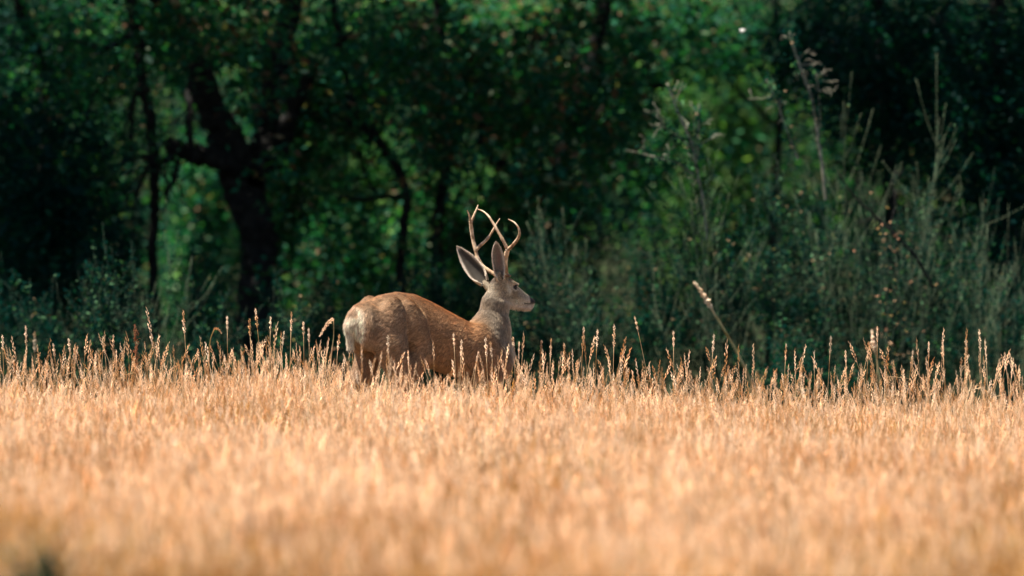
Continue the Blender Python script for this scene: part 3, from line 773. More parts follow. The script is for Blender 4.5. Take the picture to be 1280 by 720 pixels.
tree('dense dark tree filling the top right corner', 1110, 54,
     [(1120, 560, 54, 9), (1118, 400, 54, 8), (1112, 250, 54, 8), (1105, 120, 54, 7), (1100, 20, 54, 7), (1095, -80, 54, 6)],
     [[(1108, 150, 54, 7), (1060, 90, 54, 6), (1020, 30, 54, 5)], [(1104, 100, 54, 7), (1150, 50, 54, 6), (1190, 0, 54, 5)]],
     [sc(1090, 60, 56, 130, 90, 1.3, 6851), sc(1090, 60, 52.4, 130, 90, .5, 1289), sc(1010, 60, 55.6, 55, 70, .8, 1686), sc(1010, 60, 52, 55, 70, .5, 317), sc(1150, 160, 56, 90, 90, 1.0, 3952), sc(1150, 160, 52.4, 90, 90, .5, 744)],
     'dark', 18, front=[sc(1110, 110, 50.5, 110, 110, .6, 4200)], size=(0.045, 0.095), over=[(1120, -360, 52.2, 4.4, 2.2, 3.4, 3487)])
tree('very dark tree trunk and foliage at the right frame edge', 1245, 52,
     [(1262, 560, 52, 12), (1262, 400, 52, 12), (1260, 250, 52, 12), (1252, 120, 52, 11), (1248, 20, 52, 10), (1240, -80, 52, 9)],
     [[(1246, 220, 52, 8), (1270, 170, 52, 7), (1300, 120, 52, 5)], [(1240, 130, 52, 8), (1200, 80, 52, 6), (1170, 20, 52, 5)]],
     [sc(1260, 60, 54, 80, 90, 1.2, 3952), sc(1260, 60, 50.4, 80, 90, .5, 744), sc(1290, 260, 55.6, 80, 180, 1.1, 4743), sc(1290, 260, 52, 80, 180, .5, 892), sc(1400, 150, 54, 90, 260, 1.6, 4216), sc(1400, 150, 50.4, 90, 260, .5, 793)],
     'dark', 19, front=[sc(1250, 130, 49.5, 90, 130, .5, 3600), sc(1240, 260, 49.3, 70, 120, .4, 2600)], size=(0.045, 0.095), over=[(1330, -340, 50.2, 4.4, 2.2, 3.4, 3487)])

# ---- shrubs: many rising stems, each carrying small leaves
def shrub(label, px, Y, top, wpx, nst, nleaf, pal, seed, lean=0.0, size=(0.022, 0.050), curve=0.5, stem_mat=None, group='shrubs at the foot of the wood',
          depth=0.7, thin=0.0048, cat='shrub', tipfree=0.12, mat=None):
    rng = np.random.default_rng(seed)
    b = at(px, 480, Y); b[2] = float(terrain(b[0], b[1])) - 0.03
    H = at(px, top, Y)[2] - b[2]; W = wpx * Y / PXR
    a = Acc(); LP = []
    for i in range(nst):
        ang = rng.random() * 2 * pi; rad = rng.random() ** 0.6
        tip = np.array([cos(ang) * W * rad + lean * H, sin(ang) * depth * rad, H * (1 - 0.45 * rad ** 2) * (0.72 + 0.28 * rng.random())])
        st = np.array([cos(ang) * W * rad * 0.55, sin(ang) * depth * 0.5 * rad, 0])
        mid = st + (tip - st) * np.array([curve * 0.7, curve * 0.7, 0.55]) + rng.normal(0, 0.05, 3) * H * 0.6
        C = catmull([st, mid, tip], 12) + rng.normal(0, 0.006, (12, 3))
        tube(a, C, np.linspace(thin, 0.0016, 12), 4, (1, 1, 1), 0, rng)
        segs = [C]
        for j in range(rng.integers(5, 9)):
            k = rng.integers(3, 11); d = (C[min(k + 1, 11)] - C[k - 1]); d /= np.linalg.norm(d) + 1e-9
            d = d * 0.9 + rng.normal(0, 0.5, 3); d /= np.linalg.norm(d); L = H * (0.08 + 0.16 * rng.random())
            q = np.array([C[k], C[k] + d * L * .5, C[k] + d * L + np.array([0, 0, L * .2])]); q = catmull(q, 5)
            tube(a, q, np.linspace(thin * .5, 0.0012, 5), 3, (1, 1, 1), 0, rng); segs.append(q)
        m = int(nleaf * 0.75) // nst
        sg = rng.integers(0, len(segs), m)
        for s_i, q in enumerate(segs):
            c = int((sg == s_i).sum() * (2.0 if s_i == 0 else 0.85))
            t = (0.18 + 0.82 * rng.random(c)) * (len(q) - 1); k = np.minimum(t.astype(int), len(q) - 2)
            LP.append(q[k] + (q[k + 1] - q[k]) * (t - k)[:, None] + rng.normal(0, 0.012, (c, 3)))
    P = np.concatenate(LP) + b
    P = P[P[:, 2] > terrain(P[:, 0], P[:, 1])]
    t = empty('shrub', b); tag(t, label, cat, group)
    link('stems', a.mesh('stems', True), t, stem_mat or M_stem)
    sz = size[0] + (size[1] - size[0]) * rng.random(len(P))
    link('foliage', leaf_mesh('foliage', P - b, sz, tints(pal, len(P), rng), rng, 0.2, -0.2, 0.42), t, mat or M_sage)
    return t

SHRUBS = [
 ('pale grey-green shrub of thin upright stems at left', 160, 43.5, 300, 70, 34, 7500, 'sage', 31, -.1),
 ('wispy grey-green shrub spreading left above the grass', 105, 44.5, 318, 42, 12, 2600, 'sage', 32, -.35),
 ('feathery low shrub in front of the big oak trunk', 255, 44, 360, 55, 24, 5200, 'sage', 33, .1),
 ('small leafy shrub just right of the oak trunk', 350, 44.5, 350, 45, 22, 5200, 'sage', 34, 0),
 ('rounded green shrub behind the tail of the deer', 425, 46.5, 330, 60, 26, 8500, 'scrub', 35, 0),
 ('dark green shrub behind the back of the deer', 520, 48, 290, 70, 30, 11000, 'scrub', 36, 0),
 ('bushy dark shrub behind the neck of the deer', 600, 48.5, 300, 60, 28, 10000, 'scrub', 37, 0),
 ('arching blue-green shrub right of the deer muzzle', 705, 46, 262, 75, 34, 12500, 'sage', 38, -.05),
 ('loose green shrub behind the thick leaning stalk', 800, 47, 270, 80, 34, 13000, 'scrub', 39, .1),
 ('broad deep green shrub right of the thick leaning stalk', 910, 47.5, 235, 85, 40, 15000, 'scrub', 40, -.1),
 ('tall grey-green shrub with fine upright twigs at right', 1020, 46, 190, 85, 46, 15000, 'sage', 41, -.12),
 ('tall feathery grey shrub near the right edge', 1110, 45.5, 205, 75, 40, 11500, 'sage', 42, .05),
 ('dark twiggy shrub at the right frame edge', 1205, 46.5, 240, 75, 34, 9500, 'scrub', 43, .1),
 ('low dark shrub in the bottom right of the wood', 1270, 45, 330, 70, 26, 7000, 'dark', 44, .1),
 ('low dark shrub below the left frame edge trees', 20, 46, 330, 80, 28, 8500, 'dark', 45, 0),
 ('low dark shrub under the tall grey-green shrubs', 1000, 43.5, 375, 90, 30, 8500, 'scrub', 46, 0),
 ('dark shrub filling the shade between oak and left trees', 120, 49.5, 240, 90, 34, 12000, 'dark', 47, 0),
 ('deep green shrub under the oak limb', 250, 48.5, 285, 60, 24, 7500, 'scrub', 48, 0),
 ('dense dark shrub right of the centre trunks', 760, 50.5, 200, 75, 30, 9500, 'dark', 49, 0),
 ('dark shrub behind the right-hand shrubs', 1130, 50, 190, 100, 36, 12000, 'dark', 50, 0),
]
for s_ in SHRUBS: shrub(*s_)

for w_ in [('tall wispy pale-stemmed bush rising before the dark trees at right', 1165, 45.2, 120, 60, 15, 1900, 'sage', 91, .05),
           ('tall loose whips of pale twigs right of the straight dead branch', 1075, 45.6, 110, 50, 14, 1700, 'sage', 92, -.05),
           ('thin upright whips close to the right frame edge', 1232, 45.0, 190, 40, 11, 1100, 'sage', 93, .02),
           ('loose pale whips behind the muzzle of the deer', 735, 45.4, 195, 50, 11, 1200, 'sage', 94, -.15),
           ('sparse pale whips at the foot of the forked dead branch', 905, 45.2, 170, 55, 13, 1500, 'sage', 95, -.1),
           ('sparse whips rising at left beside the slim tree', 205, 45.0, 270, 40, 10, 1100, 'sage', 96, .05)]:
    shrub(*w_, stem_mat=M_whip, thin=0.0036, curve=0.75, size=(0.02, 0.042))
shrub('dark green weed clump blurred at the bottom left corner of the field', 52, 16.4, 655, 70, 16, 1800, 'scrub', 97, 0, size=(0.02, 0.05), depth=0.16, group='weeds in the field', cat='weed')
shrub('small rust-coloured leafy sprays among the grey-green shrubs at right', 1102, 44.0, 232, 40, 6, 260, 'rust', 51, 0, size=(0.025, 0.05))
shrub('small shrub with a few pinkish leaves behind the back of the deer', 462, 45.0, 335, 22, 6, 260, 'rust', 52, 0, size=(0.03, 0.055))
# ---- dead pale branches standing out of the scrub
def dead(label, limbs, seed, mat=None):
    rng = np.random.default_rng(seed)
    t = empty('dead_branch', (0, 0, 0)); tag(t, label, 'branch', 'bare branches rising from the scrub')
    for l in limbs: limb('branch', t, [(p[0] + rng.normal(0, 1.5), p[1], p[2], p[3] * 0.72) for p in l], mat or M_twig, 5, rng, 0.16, 0.25)
    if not mat:
        k = 420; L_ = [l for l in limbs for _ in range(3)]; P = []
        for l in L_:
            q = catmull([at(*u[:3]) for u in l], 30); P.append(q[rng.integers(4, 30, k // len(L_) * 2)] + rng.normal(0, 0.03, (k // len(L_) * 2, 3)))
        P = np.concatenate(P); link('sprigs', leaf_mesh('sprigs', P, 0.02 + 0.03 * rng.random(len(P)), tints('sage', len(P), rng) * 1.5, rng, 0.2, 0, 0.45), t, M_sage)
    p = limbs[0][0]; b = at(p[0], p[1], p[2]); t.location = b
    for ch in [o for o in COL.objects if o.parent == t]: ch.matrix_parent_inverse = Matrix.Translation(-Vector(b))
dead('pale forked dead branch rising right of the deer', [
     [(884, 300, 45, 2), (880, 250, 45, 2.2), (870, 215, 45, 2.2), (866, 180, 45, 2.2), (850, 140, 45, 1.8), (833, 104, 45, 1.4)],
     [(868, 220, 45, 1.8), (850, 205, 45, 1.7), (822, 198, 45, 1.4), (800, 192, 45, 1.1)],
     [(864, 184, 45, 1.6), (842, 168, 45, 1.3), (822, 155, 45, 1.1)],
     [(870, 215, 45, 1.5), (873, 170, 45, 1.3), (872, 130, 45, 1.0)]], 61)
dead('tall straight pale dead branch at upper right', [
     [(1034, 250, 45.5, 2.2), (1024, 165, 45.5, 2.8), (1014, 120, 45.5, 2.6), (1003, 90, 45.5, 2.4), (994, 62, 45.5, 2.0), (987, 40, 45.5, 1.4)],
     [(1024, 160, 45.5, 1.5), (1022, 120, 45.5, 1.2), (1020, 92, 45.5, 1)],
     [(1000, 200, 45.5, 1.6), (984, 165, 45.5, 1.5), (972, 130, 45.5, 1.3), (959, 100, 45.5, 1)]], 62)
dead('dark leaning bare branch in the right-hand shrubs', [
     [(1165, 360, 44.5, 2.6), (1140, 320, 44.5, 2.6), (1112, 285, 44.5, 2.2), (1085, 262, 44.5, 1.8), (1062, 240, 44.5, 1.6), (1045, 215, 44.5, 1.2)],
     [(1112, 285, 44.5, 2), (1120, 255, 44.5, 1.6), (1118, 225, 44.5, 1.2)]], 63, M_bark)

# ---- sunlit bushes in the glades behind the first row
for lab, px, top, w, Y, nl, sd_ in [
        ('soft green bush seen between the oak and the slim tree', 248, 195, 42, 62, 9000, 71),
        ('tall sunlit bush seen through the fork of the oak', 350, 60, 60, 63, 10000, 75),
        ('soft bright green bush seen through the gap right of the oak', 460, 190, 60, 63, 10000, 72),
        ('sunlit pale green bush in the gap at upper right', 895, 85, 60, 66, 16000, 73),
        ('low bright bush seen left of the leaning trunk', 575, 215, 40, 62, 5000, 74)]:
    rng = np.random.default_rng(sd_); b = at(px, 400, Y); b[2] = float(terrain(b[0], b[1])); H = at(px, top, Y)[2] - b[2]; W = w * Y / PXR
    t = empty('bush', b); tag(t, lab, 'bush', 'sunlit bushes in the glades')
    a = Acc()
    for i in range(9):
        e = np.array([rng.normal(0, W * .5), rng.normal(0, .4), H * (0.5 + 0.4 * rng.random())]); tube(a, catmull([np.zeros(3), e * [.4, .4, .5], e], 7), np.linspace(.02, .004, 7), 5, (1, 1, 1), 0, rng)
    link('stems', a.mesh('stems', True), t, M_stem)
    k = nl // 30; c = np.stack([rng.normal(0, W * .6, k), rng.normal(0, .5, k), H * (1 - rng.random(k) ** 1.6 * .95)], -1)
    c[:, 0] *= np.sqrt(np.clip(1.25 - c[:, 2] / H, .1, 1)); P = (c[:, None] + rng.normal(0, .13, (k, 30, 3))).reshape(-1, 3); P = P[P[:, 2] > 0.05]
    link('foliage', leaf_mesh('foliage', P, 0.05 + 0.06 * rng.random(len(P)), tints({895: 'glade', 248: 'oak', 350: 'oak'}.get(px, 'bright'), len(P), rng), rng, 0.4, 0.1, 0.55), t, M_leaf)

# ---- the wood behind: a rising bank of undergrowth seen only through gaps
def far_wood():
    rng = np.random.default_rng(77)
    k = 14500; per = 26
    Y = 62 + 26 * rng.random(k) ** 0.8
    X = (rng.random(k) * 2 - 1) * (0.16 * Y + 6)
    Z = terrain(X, Y) + (0.05 + 4.6 * rng.random(k) ** 1.5)
    c = np.stack([X, Y, Z], -1)
    P = (c[:, None] + rng.normal(0, 0.25, (k, per, 3))).reshape(-1, 3)
    pal = np.where((rng.random(k) < 0.3)[:, None, None], tints('bright', k * per, rng).reshape(k, per, 3), tints('scrub', k * per, rng).reshape(k, per, 3)).reshape(-1, 3)
    o = link('distant_undergrowth', leaf_mesh('distant_undergrowth', P, 0.06 + 0.07 * rng.random(len(P)), pal, rng, 0.5, 0.1, 0.55), None, M_leaf)
    tag(o, kind='stuff')
    # the canopy over it
    over = [(-700, -250, 72, 6.0, 2.6, 5.0, 5200), (-250, -260, 72, 5.0, 2.4, 5.0, 4200), (620, -260, 74, 4.0, 2.2, 4.0, 2600), (1300, -250, 70, 6.0, 2.6, 5.0, 5200), (1750, -250, 72, 6.0, 2.6, 5.0, 5200)]
    P = cloud(over, rng, 24, 0.4)
    o = link('distant_canopy', leaf_mesh('distant_canopy', P, 0.25 + 0.2 * rng.random(len(P)), tints('oak', len(P), rng), rng, 0.6, 0, 0.6), None, M_leaf)
    tag(o, kind='stuff')
far_wood()
# ------------------------------------------------------------------ the grass
def straw_material():
    m, nt, out = mat_new('dry grass')
    N, L = nt.nodes.new, nt.links.new
    a = N('ShaderNodeAttribute'); a.attribute_name = 'tint'
    g = N('ShaderNodeNewGeometry'); nz = N('ShaderNodeTexNoise'); nz.inputs['Scale'].default_value = 0.9; nz.inputs['Detail'].default_value = 5
    L(g.outputs['Position'], nz.inputs['Vector'])
    cr = N('ShaderNodeValToRGB'); e = cr.color_ramp.elements
    e[0].position = 0.43; e[0].color = (0.74, 0.53, 0.31, 1); e[1].position = 0.52; e[1].color = (1.12, 1.10, 1.08, 1)
    n2 = N('ShaderNodeTexNoise'); n2.inputs['Scale'].default_value = 8.0; n2.inputs['Detail'].default_value = 3; L(g.outputs['Position'], n2.inputs['Vector'])
    av = N('ShaderNodeMath'); av.operation = 'MULTIPLY_ADD'; av.inputs[1].default_value = 0.6; L(n2.outputs[0], av.inputs[0])
    hf = N('ShaderNodeMath'); hf.operation = 'MULTIPLY'; hf.inputs[1].default_value = 0.4; L(nz.outputs[0], hf.inputs[0]); L(hf.outputs[0], av.inputs[2])
    L(av.outputs[0], cr.inputs[0])
    mu = N('ShaderNodeVectorMath'); mu.operation = 'MULTIPLY'; L(a.outputs['Color'], mu.inputs[0]); L(cr.outputs[0], mu.inputs[1])
    p = N('ShaderNodeBsdfPrincipled'); p.inputs['Roughness'].default_value = 0.6; p.inputs['Specular IOR Level'].default_value = 0.25
    L(mu.outputs[0], p.inputs['Base Color'])
    tr = N('ShaderNodeBsdfTranslucent'); L(mu.outputs[0], tr.inputs[0])
    mx = N('ShaderNodeMixShader'); mx.inputs[0].default_value = 0.35
    L(p.outputs[0], mx.inputs[1]); L(tr.outputs[0], mx.inputs[2]); L(mx.outputs[0], out.inputs[0])
    return m
M_straw = straw_material()
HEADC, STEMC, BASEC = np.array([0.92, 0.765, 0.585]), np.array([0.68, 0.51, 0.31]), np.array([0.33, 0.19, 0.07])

def stem_curve(H, lean, bend, n=7):
    """points of a stalk H tall: lean = (dx, dy) at the tip, bend = how much of it happens near the top"""
    s = np.linspace(0, 1, n); f = s ** (1 + bend)
    return np.stack([lean[0] * f, lean[1] * f, H * s], -1)

SPK_T = np.array([[0, 1, 2], [0, 2, 3], [0, 3, 4], [0, 4, 1], [5, 2, 1], [5, 3, 2], [5, 4, 3], [5, 1, 4]])
def add_head(acc, P0, P1, width, n, col, rng, droop=None, plump=1.0):
    """a spike of overlapping spikelets from P0 to P1"""
    P0, P1 = np.asarray(P0, float), np.asarray(P1, float)
    ax = P1 - P0; L = np.linalg.norm(ax); ax = ax / L
    u = np.cross(ax, [0.3, 1, 0.1]); u /= np.linalg.norm(u); w = np.cross(ax, u)
    t = (np.arange(n) + 0.5 * rng.random(n)) / n
    prof = np.clip(np.sin(pi * (0.12 + 0.80 * t)), 0.25, 1)
    ang = np.arange(n) * 2.4 + rng.random(n)
    out = np.cos(ang)[:, None] * u + np.sin(ang)[:, None] * w
    c = P0 + ax * (L * t)[:, None] + (out * (width * 0.36 * prof)[:, None])
    if droop is not None: c = c + np.asarray(droop) * (t ** 2)[:, None]
    d = ax + out * 0.20; d /= np.linalg.norm(d, axis=1)[:, None]
    a1 = np.cross(d, out); a1 /= np.linalg.norm(a1, axis=1)[:, None]; a2 = np.cross(d, a1)
    l = (L / n * 1.9 * (0.8 + 0.5 * rng.random(n)))[:, None]; r = (width * 0.22 * plump * prof * (0.8 + 0.4 * rng.random(n)))[:, None]
    V = np.stack([c - d * l * .5, c + a1 * r, c + a2 * r, c - a1 * r, c - a2 * r, c + d * l * .7], 1).reshape(-1, 3)
    T = (np.arange(n)[:, None, None] * 6 + SPK_T).reshape(-1, 3)
    C = np.repeat(col * (0.75 + 0.45 * rng.random((n, 1))), 6, 0)
    acc.add(V, T, None, C)

def add_blade(acc, P, w, col, rng):
    P = np.asarray(P, float); n = len(P)
    t = P[-1] - P[0]; s = np.cross(t, rng.normal(0, 1, 3)); s /= np.linalg.norm(s) + 1e-9
    ww = w * np.sqrt(np.linspace(1, 0.02, n))[:, None]
    V = np.concatenate([P - s * ww, P + s * ww]); i = np.arange(n - 1)
    acc.add(V, None, np.stack([i, i + 1, i + 1 + n, i + n], -1), col)

def patch(seed, hmin, hmax, nst, rad=0.30, hs=1.0, amber=0.0):
    rng = np.random.default_rng(seed); a = Acc()
    for i in range(nst):
        r = rad * math.sqrt(rng.random()); th = rng.random() * 2 * pi
        b = np.array([r * cos(th), r * sin(th), 0]); H = hmin + (hmax - hmin) * rng.random() ** 1.3
        lean = rng.normal(0, 0.10, 2) * H * 1.4; P = stem_curve(H, lean, 1.0, 5) + b
        tone = (0.80 + 0.42 * rng.random()) * (1 - 0.30 * amber); warm = rng.random() + 2.3 * amber
        hc_ = HEADC * tone * np.array([1, 1 - 0.10 * warm, 1 - 0.25 * warm])
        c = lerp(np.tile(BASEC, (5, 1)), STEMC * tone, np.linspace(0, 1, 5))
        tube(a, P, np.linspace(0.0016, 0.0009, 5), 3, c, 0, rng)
        d = P[-1] - P[-2]; d /= np.linalg.norm(d); L = (0.060 + 0.060 * rng.random()) * hs
        add_head(a, P[-1] - d * 0.01, P[-1] + d * L, (0.0085 + 0.0085 * rng.random()) * hs, rng.integers(11, 17), hc_, rng)
        if rng.random() < 0.85:
            z0 = rng.random() * 0.6 * H; q = b + np.array([lean[0], lean[1], 0]) * (z0 / H) ** 2 + [0, 0, z0]
            o = rng.normal(0, 1, 2); o /= np.linalg.norm(o); l = 0.08 + 0.14 * rng.random()
            add_blade(a, [q, q + [o[0] * l * .25, o[1] * l * .25, l * .7], q + [o[0] * l * .7, o[1] * l * .7, l * (0.95 * rng.random())]], 0.0035, STEMC * (0.7 + 0.5 * rng.random()), rng)
    for i in range(nst // 2):
        r = rad * math.sqrt(rng.random()); th = rng.random() * 2 * pi; b = np.array([r * cos(th), r * sin(th), 0]); l = hmin * (0.5 + 0.5 * rng.random())
        o = rng.normal(0, 0.25, 2)
        add_blade(a, [b, b + [o[0] * l * .4, o[1] * l * .4, l * .6], b + [o[0] * l, o[1] * l, l * .95]], 0.004, BASEC * (0.8 + 0.9 * rng.random()), rng)
    return a.mesh('grass_patch')

patches = bpy.data.collections.new('grass_patches')
for k in range(7):
    o = bpy.data.objects.new('grass_patch', patch(100 + k, 0.12, 0.30, 36)); o.data.materials.append(M_straw); patches.objects.link(o)
sparse = bpy.data.collections.new('sparse_grass_patches')
for k in range(5):
    o = bpy.data.objects.new('sparse_grass_patch', patch(200 + k, 0.22, 0.50, 8, 0.30, 0.98)); o.data.materials.append(M_straw); sparse.objects.link(o)

amber = bpy.data.collections.new('amber_grass_patches')
for k in range(5):
    o = bpy.data.objects.new('amber_grass_patch', patch(300 + k, 0.12, 0.30, 30, 0.30, 0.9, 1.0)); o.data.materials.append(M_straw); amber.objects.link(o)

def scatter(name, pts, scl, coll, seed):
    """one object that sets copies of the patches in the collection on its own points"""
    me = bpy.data.meshes.new(name); me.vertices.add(len(pts)); me.vertices.foreach_set('co', np.asarray(pts, np.float32).ravel())
    at_ = me.attributes.new('size', 'FLOAT', 'POINT'); at_.data.foreach_set('value', np.asarray(scl, np.float32))
    o = link(name, me)
    g = bpy.data.node_groups.new(name + '_scatter', 'GeometryNodeTree')
    g.interface.new_socket('Geometry', in_out='INPUT', socket_type='NodeSocketGeometry')
    g.interface.new_socket('Geometry', in_out='OUTPUT', socket_type='NodeSocketGeometry')
    N, L = g.nodes.new, g.links.new
    gi, go = N('NodeGroupInput'), N('NodeGroupOutput')
    ci = N('GeometryNodeCollectionInfo'); ci.inputs['Collection'].default_value = coll
    ci.inputs['Separate Children'].default_value = True; ci.inputs['Reset Children'].default_value = True
    io = N('GeometryNodeInstanceOnPoints'); io.inputs['Pick Instance'].default_value = True
    rv = N('FunctionNodeRandomValue'); rv.data_type = 'FLOAT_VECTOR'; rv.inputs[1].default_value = (0.10, 0.10, 6.283); rv.inputs[0].default_value = (-0.10, -0.10, 0); rv.inputs['Seed'].default_value = seed
    ri = N('FunctionNodeRandomValue'); ri.data_type = 'INT'; ri.inputs[4].default_value = 0; ri.inputs[5].default_value = 50; ri.inputs['Seed'].default_value = seed + 1
    na = N('GeometryNodeInputNamedAttribute'); na.data_type = 'FLOAT'; na.inputs['Name'].default_value = 'size'
    L(gi.outputs[0], io.inputs['Points']); L(ci.outputs[0], io.inputs['Instance']); L(rv.outputs[0], io.inputs['Rotation'])
    L(ri.outputs[2], io.inputs['Instance Index']); L(na.outputs[0], io.inputs['Scale']); L(io.outputs[0], go.inputs[0])
    mod = o.modifiers.new('scatter', 'NODES'); mod.node_group = g
    tag(o, kind='stuff')
    return o

def field_points(n, y0, y1, seed, wide=1.0):
    rng = np.random.default_rng(seed)
    y = y0 + (y1 - y0) * rng.random(n); x = (rng.random(n) * 2 - 1) * 8.0
    keep = (np.abs(x) < (0.105 * y + 3.4) * wide) & (((x + 1.36) / 0.30) ** 2 + ((y - 16.3) / 0.5) ** 2 > 1)
    return x[keep], y[keep], rng
x, y, rng = field_points(6570, 9.5, 39.5, 5)
s = 0.80 + 0.30 * rng.random(len(x))
s *= 1 + 0.10 * np.sin(x * 0.9 + 2.2) * np.exp(-((y - 35) / 4) ** 2)
ca, sa = cos(YAW), sin(YAW)
lx = (x - DEER_AT[0]) * ca + (y - DEER_AT[1]) * sa; ly = -(x - DEER_AT[0]) * sa + (y - DEER_AT[1]) * ca
under = (lx > -0.4) & (lx < 1.15) & (np.abs(ly) < 0.42)
s = np.where(under, s * 0.82, s)
thin_out = rng.random(len(x)) < np.where(y > 37.5, 0.45, 1.0)
x, y, s, under = x[thin_out], y[thin_out], s[thin_out], under[thin_out]
pa = np.clip((24 - y) / 7, 0, 0.9) + 0.35 * (np.sin(x * 1.9 + 1) * np.sin(y * 0.55) > 0.45) + 0.5 * sstep(0.7, 1.0, np.abs(x) / (0.09 * y)) * (y < 27)
isa = rng.random(len(x)) < pa
scatter('dry_grass', np.stack([x, y, terrain(x, y)], -1)[~isa], s[~isa], patches, 3)
scatter('amber_grass', np.stack([x, y, terrain(x, y)], -1)[isa], s[isa] * 0.97, amber, 21)
x, y, rng = field_points(4280, 11, 38.0, 6)
lx = (x - DEER_AT[0]) * ca + (y - DEER_AT[1]) * sa; ly = -(x - DEER_AT[0]) * sa + (y - DEER_AT[1]) * ca
k = ~((lx > -0.45) & (lx < 1.2) & (np.abs(ly) < 0.45))
k &= ~((x > -1.25) & (x < 0.15) & (y > 33.6) & (y < 36) & (rng.random(len(x)) < 0.55))
k &= (y > 32) | (rng.random(len(x)) < 0.30)
x, y = x[k], y[k]
scatter('tall_dry_grass', np.stack([x, y, terrain(x, y)], -1), 0.82 + 0.3 * rng.random(len(x)), sparse, 9)

x, y, rng = field_points(175, 34.4, 37.4, 8)
lx = (x - DEER_AT[0]) * ca + (y - DEER_AT[1]) * sa; ly = -(x - DEER_AT[0]) * sa + (y - DEER_AT[1]) * ca
k = ~((lx > -0.45) & (lx < 1.2) & (np.abs(ly) < 0.45)); x, y = x[k], y[k]
scatter('ragged_edge_grass', np.stack([x, y, terrain(x, y)], -1), 0.98 + 0.38 * rng.random(len(x)), sparse, 15)

